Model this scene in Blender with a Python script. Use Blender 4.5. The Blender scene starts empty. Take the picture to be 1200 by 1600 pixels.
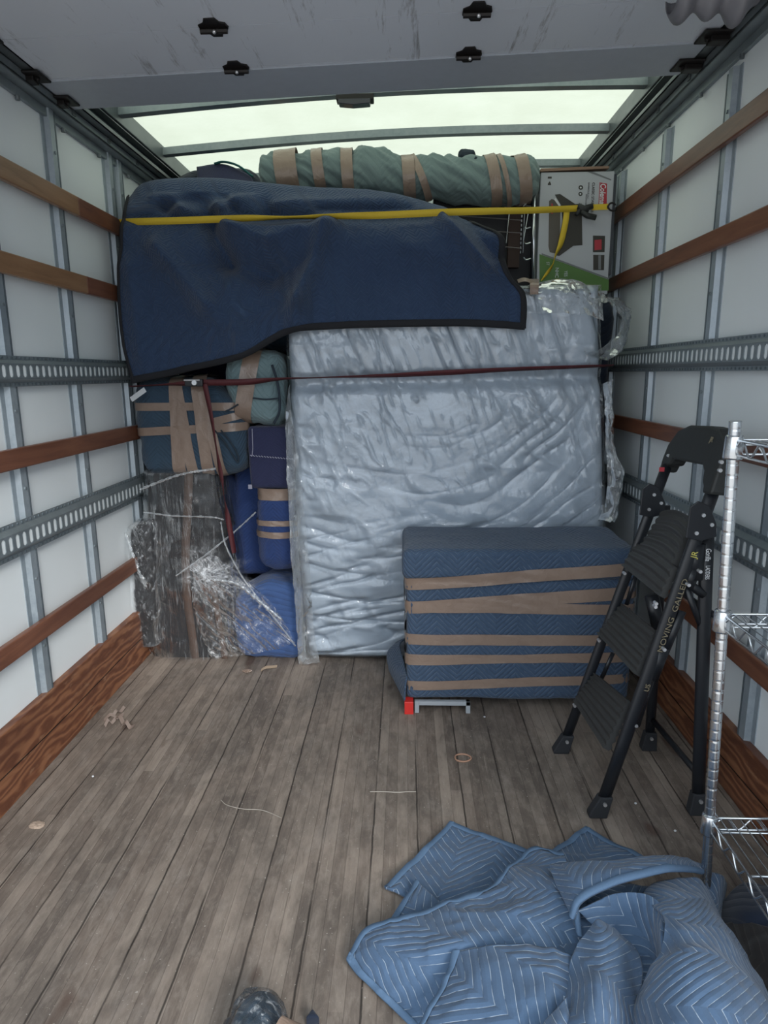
import bpy, bmesh, math, random
import numpy as np
from mathutils import Vector, Matrix
from mathutils.bvhtree import BVHTree

S = bpy.context.scene
C = S.collection
PI = math.pi
random.seed(4)

# ------------------------------------------------------------------ camera
F = 1025.70
RGT = np.array([0.99946612, 0.03179929, -0.00750139])
UPV = np.array([7.66042710e-04, 2.06725255e-01, 9.78398734e-01])
FWD = np.array([-0.03266311, 0.97788214, -0.20659053])
CAM = np.array([0.10877, 0.0, 1.37381])
cd = bpy.data.cameras.new('camera')
cam = bpy.data.objects.new('camera', cd)
C.objects.link(cam)
S.camera = cam
cd.sensor_fit = 'VERTICAL'
cd.sensor_height = 24.0
cd.lens = 24.0 * F / 1600.0
cd.clip_start = 0.02
cam.matrix_world = Matrix(((RGT[0], UPV[0], -FWD[0], CAM[0]), (RGT[1], UPV[1], -FWD[1], CAM[1]),
                           (RGT[2], UPV[2], -FWD[2], CAM[2]), (0, 0, 0, 1)))

# ------------------------------------------------------------------ sky, sun, exposure
W = bpy.data.worlds.new('sky'); S.world = W; W.use_nodes = True
wn = W.node_tree; wn.nodes.clear()
wo = wn.nodes.new('ShaderNodeOutputWorld'); bg = wn.nodes.new('ShaderNodeBackground')
tc = wn.nodes.new('ShaderNodeTexCoord'); sx = wn.nodes.new('ShaderNodeSeparateXYZ')
mr = wn.nodes.new('ShaderNodeMapRange'); cr = wn.nodes.new('ShaderNodeValToRGB')
mr.inputs['From Min'].default_value = -1; mr.inputs['From Max'].default_value = 1
wn.links.new(tc.outputs['Generated'], sx.inputs[0]); wn.links.new(sx.outputs['Z'], mr.inputs['Value'])
wn.links.new(mr.outputs[0], cr.inputs[0]); wn.links.new(cr.outputs[0], bg.inputs[0]); wn.links.new(bg.outputs[0], wo.inputs[0])
els = cr.color_ramp.elements
els[0].position = 0.0; els[0].color = (0.30, 0.295, 0.285, 1)
els[1].position = 1.0; els[1].color = (0.82, 0.92, 1.0, 1)
e = els.new(0.47); e.color = (0.36, 0.36, 0.355, 1)
e = els.new(0.52); e.color = (0.50, 0.55, 0.60, 1)
e = els.new(0.70); e.color = (0.72, 0.80, 0.88, 1)
bg.inputs[1].default_value = 2.1
sd = bpy.data.lights.new('sun', 'SUN'); sun = bpy.data.objects.new('sun', sd); C.objects.link(sun)
sd.energy = 1.6; sd.angle = math.radians(20); sd.color = (1.0, 0.97, 0.92)
sun.rotation_euler = (math.radians(58), 0, math.radians(28))
VS = S.view_settings
VS.view_transform = 'Standard'; VS.look = 'None'; VS.gamma = 1.0; VS.use_curve_mapping = False
VS.exposure = 0.62

# ------------------------------------------------------------------ projection helper (pixel ray -> real point on a plane)
def P(px, py, y=None, z=None, x=None):
    d = RGT * ((px - 600) / F) + UPV * ((800 - py) / F) + FWD
    if y is not None: t = (y - CAM[1]) / d[1]
    elif z is not None: t = (z - CAM[2]) / d[2]
    else: t = (x - CAM[0]) / d[0]
    return CAM + t * d
def lerp(a, b, t): return a + (b - a) * t
def nrm(v):
    v = np.asarray(v, float); n = np.linalg.norm(v, axis=-1, keepdims=True); return v / np.maximum(n, 1e-9)

# ------------------------------------------------------------------ noise
_rng = np.random.RandomState(7)
_LAT = _rng.rand(64, 64, 64) * 2 - 1
def vnoise(x, y, z):
    x, y, z = np.broadcast_arrays(np.asarray(x, float), np.asarray(y, float), np.asarray(z, float))
    xi, yi, zi = np.floor(x).astype(int), np.floor(y).astype(int), np.floor(z).astype(int)
    fx, fy, fz = x - xi, y - yi, z - zi
    fx, fy, fz = [f * f * (3 - 2 * f) for f in (fx, fy, fz)]
    def L(a, b, c): return _LAT[(xi + a) & 63, (yi + b) & 63, (zi + c) & 63]
    r = 0
    for a in (0, 1):
        for b in (0, 1):
            for c in (0, 1):
                r = r + L(a, b, c) * (fx if a else 1 - fx) * (fy if b else 1 - fy) * (fz if c else 1 - fz)
    return r
def fbm(x, y, z, o=3):
    r = 0; a = 1.0
    for k in range(o):
        r = r + a * vnoise(x * 2 ** k + 11.3 * k, y * 2 ** k + 5.1 * k, z * 2 ** k + 3.7 * k); a *= 0.5
    return r
def ridged(x, y, z, o=2):
    r = 0; a = 1.0
    for k in range(o):
        r = r + a * (1 - 2.2 * np.abs(vnoise(x * 2 ** k + 7.7 * k, y * 2 ** k + 2.1 * k, z * 2 ** k))); a *= 0.5
    return r

# ------------------------------------------------------------------ materials
class Mat:
    def __init__(s, name):
        s.m = bpy.data.materials.new(name); s.m.use_nodes = True
        s.nt = s.m.node_tree; s.nt.nodes.clear()
        s.out = s.nt.nodes.new('ShaderNodeOutputMaterial')
        s.b = s.n('ShaderNodeBsdfPrincipled'); s.l(s.b.outputs[0], s.out.inputs[0])
    def n(s, t, **k):
        nd = s.nt.nodes.new(t)
        for a, v in k.items(): setattr(nd, a, v)
        return nd
    def l(s, a, b): s.nt.links.new(a, b)
    def put(s, sock, v):
        if hasattr(v, 'default_value') or hasattr(v, 'is_linked'): s.l(v, sock)
        elif isinstance(v, (tuple, list)) and len(v) == 3 and sock.type == 'RGBA': sock.default_value = (*v, 1)
        else: sock.default_value = v
    def math(s, op, a, b=None, c=None, clamp=False):
        nd = s.n('ShaderNodeMath', operation=op, use_clamp=clamp)
        s.put(nd.inputs[0], a)
        if b is not None: s.put(nd.inputs[1], b)
        if c is not None: s.put(nd.inputs[2], c)
        return nd.outputs[0]
    def mix(s, f, a, b, mode='MIX'):
        nd = s.n('ShaderNodeMix', data_type='RGBA', blend_type=mode)
        s.put(nd.inputs[0], f); s.put(nd.inputs[6], a); s.put(nd.inputs[7], b)
        return nd.outputs[2]
    def ramp(s, f, stops):
        nd = s.n('ShaderNodeValToRGB'); s.put(nd.inputs[0], f)
        e = nd.color_ramp.elements
        while len(e) < len(stops): e.new(0.5)
        for i, (p, c) in enumerate(stops):
            e[i].position = p; e[i].color = (*c, 1) if isinstance(c, (tuple, list)) else (c, c, c, 1)
        return nd.outputs[0]
    def rng(s, v, a, b, c=0.0, d=1.0):
        nd = s.n('ShaderNodeMapRange'); s.put(nd.inputs[0], v)
        nd.inputs[1].default_value = a; nd.inputs[2].default_value = b; nd.inputs[3].default_value = c; nd.inputs[4].default_value = d
        return nd.outputs[0]
    def pos(s): return s.n('ShaderNodeNewGeometry').outputs['Position']
    def uv(s): return s.n('ShaderNodeTexCoord').outputs['UV']
    def sep(s, v):
        nd = s.n('ShaderNodeSeparateXYZ'); s.l(v, nd.inputs[0]); return nd.outputs
    def comb(s, x, y, z):
        nd = s.n('ShaderNodeCombineXYZ'); [s.put(nd.inputs[i], v) for i, v in enumerate((x, y, z))]; return nd.outputs[0]
    def scale(s, v, sc):
        nd = s.n('ShaderNodeMapping'); s.l(v, nd.inputs[0]); nd.inputs['Scale'].default_value = sc; return nd.outputs[0]
    def noise(s, v, sc, det=3, rough=0.5, dist=0.0):
        nd = s.n('ShaderNodeTexNoise'); s.l(v, nd.inputs['Vector']); nd.inputs['Scale'].default_value = sc
        nd.inputs['Detail'].default_value = det; nd.inputs['Roughness'].default_value = rough
        nd.inputs['Distortion'].default_value = dist
        return nd.outputs[0]
    def bump(s, h, st, d=0.01, nrm_in=None):
        nd = s.n('ShaderNodeBump'); s.l(h, nd.inputs['Height']); nd.inputs['Strength'].default_value = st
        nd.inputs['Distance'].default_value = d
        if nrm_in is not None: s.l(nrm_in, nd.inputs['Normal'])
        s.l(nd.outputs[0], s.b.inputs['Normal']); return nd.outputs[0]
    def set(s, **k):
        for a, v in k.items(): s.put(s.b.inputs[a.replace('_', ' ')], v)
        return s

def plain(name, col, rough=0.6, metal=0.0, nz=0.08, nsc=30, spec=None, bump=0.0):
    m = Mat(name)
    n = m.noise(m.pos(), nsc, 4, 0.6)
    m.set(Base_Color=m.mix(n, tuple(c * (1 - nz) for c in col), tuple(min(1, c * (1 + nz)) for c in col)), Roughness=rough, Metallic=metal)
    if spec is not None: m.b.inputs['Specular IOR Level'].default_value = spec
    if bump: m.bump(n, bump, 0.002)
    return m.m

def quilt(name, col, stitch, period=0.02, wl=0.2, slope=1.0, vis=0.8, puff=0.5, sw=0.09, fuzz=0.12, rough=0.9):
    """padded moving blanket: parallel zigzag stitch lines in cloth (UV) space, in metres"""
    m = Mat(name); u = m.sep(m.uv())
    wob = m.noise(m.uv(), 6, 2)
    uu = m.math('ADD', u[0], m.math('MULTIPLY', wob, 0.02)); vv = m.math('ADD', u[1], m.math('MULTIPLY', wob, 0.012))
    tri = m.math('PINGPONG', uu, wl / 2)
    w = m.math('ADD', vv, m.math('MULTIPLY', tri, slope))
    pp = m.math('DIVIDE', m.math('PINGPONG', w, period / 2), period / 2)     # 0 at a stitch line, 1 between
    line = m.rng(pp, 0.0, sw * 2, 1.0, 0.0)
    brk = m.rng(m.noise(m.uv(), 40, 2), 0.38, 0.55)
    f = m.math('MULTIPLY', m.math('MULTIPLY', line, brk, clamp=True), vis)
    n1 = m.noise(m.uv(), 5, 4, 0.6); n2 = m.noise(m.uv(), 180, 2)
    c0 = m.mix(n1, tuple(c * (1 - fuzz) for c in col), tuple(c * (1 + fuzz) for c in col))
    c1 = m.mix(m.math('MULTIPLY', n2, 0.25), c0, tuple(min(1, c * 1.6) for c in col))
    m.set(Base_Color=m.mix(f, c1, stitch), Roughness=rough)
    m.b.inputs['Specular IOR Level'].default_value = 0.2
    m.b.inputs['Sheen Weight'].default_value = 0.15
    h = m.math('ADD', m.math('POWER', pp, 0.5), m.math('MULTIPLY', n2, 0.15))
    m.bump(h, puff, 0.004)
    return m.m

def wood_strip(name, c1, c2, c3, rough=0.4):
    m = Mat(name); p = m.pos()
    g = m.noise(m.scale(p, (1, 0.09, 1)), 38, 5, 0.6, 0.6)
    b = m.noise(m.scale(p, (1, 0.5, 1)), 2.3, 3)
    c = m.ramp(g, [(0.25, c1), (0.5, c2), (0.78, c3)])
    m.set(Base_Color=m.mix(m.rng(b, 0.35, 0.7, 0, 0.55), c, tuple(v * 0.55 for v in c1)), Roughness=rough)
    m.bump(g, 0.25, 0.002)
    return m.m

def wood_kick():
    m = Mat('kick board wood'); p = m.pos()
    d = m.noise(m.scale(p, (1, 0.35, 1)), 3.0, 3, 0.5, 0.4)
    s = m.sep(p)
    w = m.n('ShaderNodeTexWave', wave_type='BANDS', bands_direction='Z')
    m.l(m.comb(s[0], m.math('MULTIPLY', s[1], 0.28), s[2]), w.inputs['Vector'])
    w.inputs['Scale'].default_value = 9; w.inputs['Distortion'].default_value = 14; w.inputs['Detail'].default_value = 3
    w.inputs['Detail Scale'].default_value = 1.4
    c = m.ramp(w.outputs['Fac'], [(0.0, (0.125, 0.045, 0.023)), (0.5, (0.18, 0.068, 0.034)), (1.0, (0.27, 0.118, 0.058))])
    sc = m.noise(m.scale(p, (1, 0.25, 1)), 26, 5, 0.7)
    c = m.mix(m.rng(sc, 0.60, 0.72), c, (0.34, 0.19, 0.11))
    c = m.mix(m.rng(d, 0.52, 0.75, 0, 0.7), c, (0.07, 0.025, 0.016))
    m.set(Base_Color=c, Roughness=0.5); m.bump(sc, 0.4, 0.003)
    return m.m

def floor_mat():
    m = Mat('worn truck floor planks'); p = m.pos(); s = m.sep(p)
    xw = m.math('ADD', s[0], 10.0)
    cell = m.math('FLOOR', m.math('DIVIDE', xw, 0.036))
    wn1 = m.n('ShaderNodeTexWhiteNoise', noise_dimensions='1D'); m.l(cell, wn1.inputs['W'])
    yc = m.math('FLOOR', m.math('ADD', m.math('MULTIPLY', s[1], 0.85), m.math('MULTIPLY', wn1.outputs['Value'], 7.0)))
    wn2 = m.n('ShaderNodeTexWhiteNoise', noise_dimensions='2D'); m.l(m.comb(cell, yc, 0), wn2.inputs['Vector'])
    grain = m.noise(m.scale(p, (1, 0.045, 1)), 90, 5, 0.65, 0.3)
    tone = m.math('ADD', m.math('MULTIPLY', wn2.outputs['Value'], 0.60), m.math('MULTIPLY', grain, 0.60))
    c = m.ramp(tone, [(0.15, (0.10, 0.078, 0.066)), (0.38, (0.165, 0.132, 0.110)), (0.62, (0.215, 0.175, 0.146)), (0.95, (0.29, 0.24, 0.20))])
    dirt = m.noise(m.scale(p, (1, 0.45, 1)), 3.2, 5, 0.65, 0.5)
    c = m.mix(m.rng(dirt, 0.42, 0.60, 0, 0.7), c, (0.095, 0.080, 0.070))
    chalk = m.noise(m.scale(p, (1, 0.6, 1)), 9, 6, 0.7, 1.2)
    c = m.mix(m.rng(chalk, 0.52, 0.72, 0, 0.32), c, (0.33, 0.295, 0.265))
    mot = m.noise(m.scale(p, (1, 0.33, 1)), 34, 5, 0.75, 0.4)
    c = m.mix(m.rng(mot, 0.48, 0.64, 0, 0.32), c, (0.34, 0.29, 0.245))
    c = m.mix(m.rng(mot, 0.46, 0.32, 0, 0.42), c, (0.085, 0.068, 0.058))
    scr = m.noise(m.scale(p, (1, 0.03, 1)), 150, 3, 0.6, 0.1)
    c = m.mix(m.rng(scr, 0.66, 0.72, 0, 0.5), c, (0.38, 0.33, 0.28))
    brown = m.noise(m.scale(p, (1.6, 0.7, 1)), 4.1, 2)
    c = m.mix(m.rng(brown, 0.68, 0.72, 0, 0.75), c, (0.075, 0.045, 0.034))
    fr = m.math('FRACT', m.math('DIVIDE', xw, 0.036))
    gap = m.rng(m.math('PINGPONG', m.math('DIVIDE', xw, 0.036), 0.5), 0.0, 0.05, 1, 0)
    c = m.mix(m.math('MULTIPLY', gap, 0.35), c, (0.05, 0.04, 0.034))
    wob = m.math('MULTIPLY', m.noise(m.scale(p, (0.1, 1, 1)), 14, 3), 0.006)
    big = m.math('ABSOLUTE', m.math('SUBTRACT', m.math('PINGPONG', m.math('ADD', xw, wob), 0.144), 0.068))
    bm_ = m.math('MULTIPLY', m.rng(big, 0.001, 0.0035, 1, 0), m.rng(m.noise(m.scale(p, (1, 0.3, 1)), 9, 2), 0.3, 0.5))
    c = m.mix(m.math('MULTIPLY', bm_, 0.85), c, (0.022, 0.018, 0.016))
    spk = m.noise(p, 140, 2)
    c = m.mix(m.rng(spk, 0.70, 0.74, 0, 0.9), c, (0.42, 0.39, 0.35))
    m.set(Base_Color=c, Roughness=m.rng(chalk, 0.3, 0.7, 0.55, 0.8))
    m.b.inputs['Specular IOR Level'].default_value = 0.35
    h = m.math('SUBTRACT', m.math('MULTIPLY', grain, 0.4), m.math('ADD', bm_, m.math('MULTIPLY', gap, 0.4)))
    m.bump(h, 0.5, 0.004)
    return m.m

def panel_mat():
    m = Mat('white truck wall panel'); p = m.pos()
    sc = m.noise(m.scale(p, (1, 1, 1.6)), 8, 5, 0.75, 0.6)
    c = m.mix(m.rng(m.noise(p, 1.6, 3), 0.3, 0.7), (0.76, 0.81, 0.835), (0.82, 0.87, 0.89))
    c = m.mix(m.rng(sc, 0.70, 0.78, 0, 0.5), c, (0.30, 0.32, 0.34))
    m.set(Base_Color=c, Roughness=0.42); m.bump(m.noise(p, 3, 2), 0.12, 0.01)
    return m.m

def door_mat():
    m = Mat('dirty white door panel'); p = m.pos()
    st = m.noise(m.scale(p, (5.5, 0.55, 1)), 3.2, 6, 0.75, 0.25)
    bl = m.noise(m.scale(p, (1, 0.6, 1)), 2.4, 3)
    c = m.mix(bl, (0.60, 0.645, 0.72), (0.70, 0.745, 0.82))
    c = m.mix(m.rng(st, 0.565, 0.68, 0, 0.75), c, (0.10, 0.09, 0.09))
    m.set(Base_Color=c, Roughness=0.35)
    return m.m

def roof_mat():
    m = Mat('translucent fibreglass roof'); p = m.pos()
    n = m.noise(p, 3.5, 5, 0.7)
    fib = m.noise(m.scale(p, (1, 3, 1)), 60, 3, 0.7)
    col = m.mix(m.rng(m.math('ADD', n, m.math('MULTIPLY', fib, 0.35)), 0.4, 0.95), (0.385, 0.395, 0.315), (0.33, 0.34, 0.26))
    t = m.n('ShaderNodeBsdfTranslucent'); m.put(t.inputs[0], col)
    d = m.n('ShaderNodeBsdfDiffuse'); m.put(d.inputs[0], (0.72, 0.74, 0.66))
    mx = m.n('ShaderNodeMixShader'); mx.inputs[0].default_value = 0.18
    m.l(t.outputs[0], mx.inputs[1]); m.l(d.outputs[0], mx.inputs[2]); m.l(mx.outputs[0], m.out.inputs[0])
    return m.m

def galv(name='galvanised steel', c1=(0.27, 0.31, 0.34), c2=(0.40, 0.44, 0.47), metal=0.55, rough=0.42):
    m = Mat(name); p = m.pos()
    n = m.noise(p, 45, 4, 0.7); n2 = m.noise(p, 4, 3)
    c = m.mix(m.rng(m.math('ADD', m.math('MULTIPLY', n, 0.5), m.math('MULTIPLY', n2, 0.5)), 0.35, 0.65), c1, c2)
    m.set(Base_Color=c, Metallic=metal, Roughness=m.rng(n, 0.3, 0.7, rough - 0.08, rough + 0.12))
    return m.m

def film(name, haze=0.10, streak=0.5, tint=(0.86, 0.9, 0.93), vec=(1, 1, 0.12), sc=55, rough=0.12, diff=0.6, thr=(0.56, 0.74), fres=1.6):
    """clear plastic film: transparent, with a glossy skin and white streaks painted in as stretch lines and highlights"""
    m = Mat(name); p = m.pos()
    s1 = m.noise(m.scale(p, vec), sc, 4, 0.7, 0.5); s2 = m.noise(p, 9, 3, 0.6, 0.8)
    st = m.math('MULTIPLY', m.rng(s1, thr[0], thr[1], 0, 1), m.rng(s2, 0.35, 0.62, 0.25, 1))
    m.set(Base_Color=tint, Roughness=rough); m.b.inputs['Specular IOR Level'].default_value = 1.0
    m.b.inputs['Coat Weight'].default_value = 0.6; m.b.inputs['Coat Roughness'].default_value = 0.06
    bn = m.bump(m.math('ADD', m.math('MULTIPLY', s1, 0.6), s2), 0.55, 0.012)
    g = m.n('ShaderNodeBsdfGlossy'); g.inputs['Roughness'].default_value = rough; m.put(g.inputs[0], (1, 1, 1)); m.l(bn, g.inputs['Normal'])
    tr = m.n('ShaderNodeBsdfTransparent'); m.put(tr.inputs[0], (0.96, 0.97, 0.98))
    fr = m.n('ShaderNodeFresnel'); fr.inputs['IOR'].default_value = 1.5; m.l(bn, fr.inputs['Normal'])
    a = m.n('ShaderNodeMixShader'); m.l(m.math('MULTIPLY', fr.outputs[0], fres, clamp=True), a.inputs[0])
    m.l(tr.outputs[0], a.inputs[1]); m.l(g.outputs[0], a.inputs[2])
    b = m.n('ShaderNodeMixShader'); m.l(m.math('ADD', haze, m.math('MULTIPLY', st, streak), clamp=True), b.inputs[0])
    m.l(a.outputs[0], b.inputs[1]); m.l(m.b.outputs[0], b.inputs[2]); m.l(b.outputs[0], m.out.inputs[0])
    return m.m

def tape_mat():
    m = Mat('brown packing tape'); p = m.pos()
    n = m.noise(p, 22, 3, 0.6, 0.6)
    m.set(Base_Color=m.mix(n, (0.205, 0.145, 0.112), (0.285, 0.21, 0.165)), Roughness=0.28)
    m.b.inputs['Specular IOR Level'].default_value = 0.6
    m.bump(n, 0.35, 0.01)
    return m.m

MT = {}
MT['floor'] = floor_mat(); MT['panel'] = panel_mat(); MT['door'] = door_mat(); MT['roof'] = roof_mat()
MT['kick'] = wood_kick()
MT['slat_light'] = wood_strip('varnished pine', (0.20, 0.105, 0.05), (0.30, 0.165, 0.085), (0.36, 0.21, 0.115))
MT['slat_dark'] = wood_strip('red brown hardwood', (0.115, 0.042, 0.025), (0.19, 0.075, 0.042), (0.26, 0.115, 0.065))
MT['galv'] = galv(c1=(0.20, 0.24, 0.26), c2=(0.31, 0.35, 0.37)); MT['galv_dark'] = galv('dark track steel', (0.10, 0.12, 0.13), (0.19, 0.21, 0.22), 0.6, 0.4)
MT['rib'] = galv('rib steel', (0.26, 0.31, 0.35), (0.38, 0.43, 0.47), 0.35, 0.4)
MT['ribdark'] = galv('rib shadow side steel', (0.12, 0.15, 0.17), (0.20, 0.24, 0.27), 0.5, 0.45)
MT['black'] = plain('black greasy hinge', (0.012, 0.010, 0.010), 0.5, 0.3)
MT['blackmetal'] = plain('black powder coated steel', (0.010, 0.012, 0.016), 0.38, 0.0, spec=0.5)
MT['step_grey'] = plain('worn charcoal tread', (0.040, 0.041, 0.041), 0.55, 0.0, 0.3, 50, bump=0.2)
MT['blackplastic'] = plain('black ribbed plastic', (0.018, 0.020, 0.020), 0.6, 0.0, 0.25, 60, bump=0.2)
MT['rubber'] = plain('rubber foot', (0.018, 0.020, 0.024), 0.75)
MT['rivet'] = plain('zinc rivet', (0.75, 0.76, 0.78), 0.3, 0.8)
MT['chrome'] = plain('chrome wire', (0.62, 0.65, 0.68), 0.2, 0.95, 0.05)
MT['tape'] = tape_mat()
MT['yellow'] = plain('yellow webbing', (0.62, 0.44, 0.03), 0.7, 0, 0.12, 200)
MT['maroon'] = plain('dark red webbing', (0.075, 0.010, 0.014), 0.65, 0, 0.3, 120)
MT['card'] = plain('brown cardboard', (0.20, 0.125, 0.09), 0.85)
MT['white'] = plain('white paper', (0.62, 0.64, 0.66), 0.6)
MT['boxwhite'] = plain('printed white carton', (0.40, 0.42, 0.45), 0.5, 0, 0.04, 8)
MT['green'] = plain('green print', (0.075, 0.17, 0.035), 0.5)
MT['redprint'] = plain('red print', (0.38, 0.03, 0.045), 0.5)
MT['darkprint'] = plain('dark print', (0.030, 0.028, 0.022), 0.5)
MT['greyprint'] = plain('grey print', (0.16, 0.17, 0.18), 0.6)
MT['brownprint'] = plain('brown grey print', (0.085, 0.075, 0.062), 0.5)
MT['red'] = plain('red painted steel', (0.62, 0.03, 0.025), 0.4)
MT['greysteel'] = plain('grey painted steel', (0.33, 0.36, 0.39), 0.45)
MT['gold'] = plain('scratched gold lettering', (0.20, 0.17, 0.11), 0.6)
MT['yellowprint'] = plain('yellow marking', (0.55, 0.5, 0.12), 0.6)
MT['q_heap'] = quilt('blue quilted moving blanket', (0.064, 0.108, 0.182), (0.50, 0.58, 0.68), 0.030, 0.21, 1.15, 0.95, 0.8, 0.055)
MT['bind_heap'] = plain('blue blanket binding', (0.080, 0.140, 0.232), 0.85, 0, 0.15, 220)
MT['q_dress'] = quilt('slate blue quilted blanket', (0.046, 0.075, 0.125), (0.16, 0.21, 0.28), 0.022, 0.16, 1.0, 0.8, 0.8, 0.11)
MT['q_dress_top'] = quilt('slate blue blanket felt', (0.062, 0.104, 0.165), (0.08, 0.12, 0.18), 0.020, 0.16, 1.0, 0.3, 0.15, 0.1)
MT['q_drape'] = quilt('navy quilted blanket', (0.030, 0.053, 0.106), (0.055, 0.09, 0.165), 0.019, 0.06, 1.0, 0.7, 0.8, 0.12)
MT['bind_black'] = plain('black blanket binding', (0.010, 0.011, 0.015), 0.85)
MT['q_teal'] = quilt('grey teal quilted blanket', (0.150, 0.205, 0.205), (0.11, 0.15, 0.15), 0.03, 0.16, 1.0, 0.35, 0.35, 0.10)
MT['q_teal2'] = quilt('light teal quilted blanket', (0.155, 0.225, 0.24), (0.08, 0.14, 0.16), 0.03, 0.16, 1.0, 0.4, 0.6, 0.10)
MT['q_slate'] = quilt('dark slate quilted blanket', (0.035, 0.062, 0.095), (0.05, 0.08, 0.12), 0.022, 0.16, 1.0, 0.5, 0.7, 0.1)
MT['q_royal'] = quilt('royal blue quilted blanket', (0.026, 0.050, 0.150), (0.035, 0.065, 0.18), 0.02, 0.16, 1.0, 0.4, 0.7, 0.1)
MT['q_royal2'] = quilt('bright blue quilted blanket', (0.052, 0.098, 0.235), (0.038, 0.075, 0.20), 0.035, 0.6, 0.2, 0.5, 0.7, 0.1)
MT['q_navy'] = quilt('navy folded blanket', (0.028, 0.032, 0.075), (0.035, 0.04, 0.09), 0.012, 0.3, 0.8, 0.3, 0.4, 0.1)
MT['q_dark'] = quilt('black brown quilted blanket', (0.020, 0.017, 0.017), (0.075, 0.055, 0.045), 0.028, 0.3, 0.6, 0.5, 0.6, 0.07)
MT['q_midnight'] = quilt('midnight quilted blanket', (0.014, 0.020, 0.036), (0.05, 0.05, 0.055), 0.035, 0.4, 0.5, 0.5, 0.5, 0.06)
MT['cord'] = plain('dark seam cord', (0.018, 0.03, 0.045), 0.8)
MT['thread'] = plain('pale thread', (0.30, 0.30, 0.38), 0.8)
MT['matt'] = plain('pale blue grey mattress ticking', (0.44, 0.50, 0.565), 0.75, 0, 0.05, 6)
MT['upholstery'] = plain('charcoal upholstery', (0.012, 0.012, 0.014), 0.75, 0, 0.3, 40, bump=0.3)
MT['film_matt'] = film('mattress bag film', 0.04, 0.20, (0.80, 0.87, 0.92), (1, 1, 0.5), 22, 0.09, thr=(0.58, 0.75), fres=1.5)
MT['film_loose'] = film('loose bag film', 0.16, 0.5, (0.78, 0.84, 0.88), (1, 1, 0.5), 20, 0.16)
MT['film_wrap'] = film('stretch wrap film', 0.02, 0.6, (0.82, 0.86, 0.90), (1, 1, 0.07), 75, 0.14, thr=(0.56, 0.80), fres=0.6)
MT['film_diag'] = film('pulled stretch wrap film', 0.02, 0.6, (0.84, 0.88, 0.92), (1.0, 1.0, 0.55), 60, 0.14, thr=(0.53, 0.72), fres=0.8)  # stronger white streaks paint highlights into the film
MT['lamp_lens'] = plain('dark smoked lamp lens', (0.03, 0.032, 0.045), 0.25)
MT['greycloth'] = plain('grey vinyl cloth', (0.17, 0.17, 0.19), 0.5)

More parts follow.
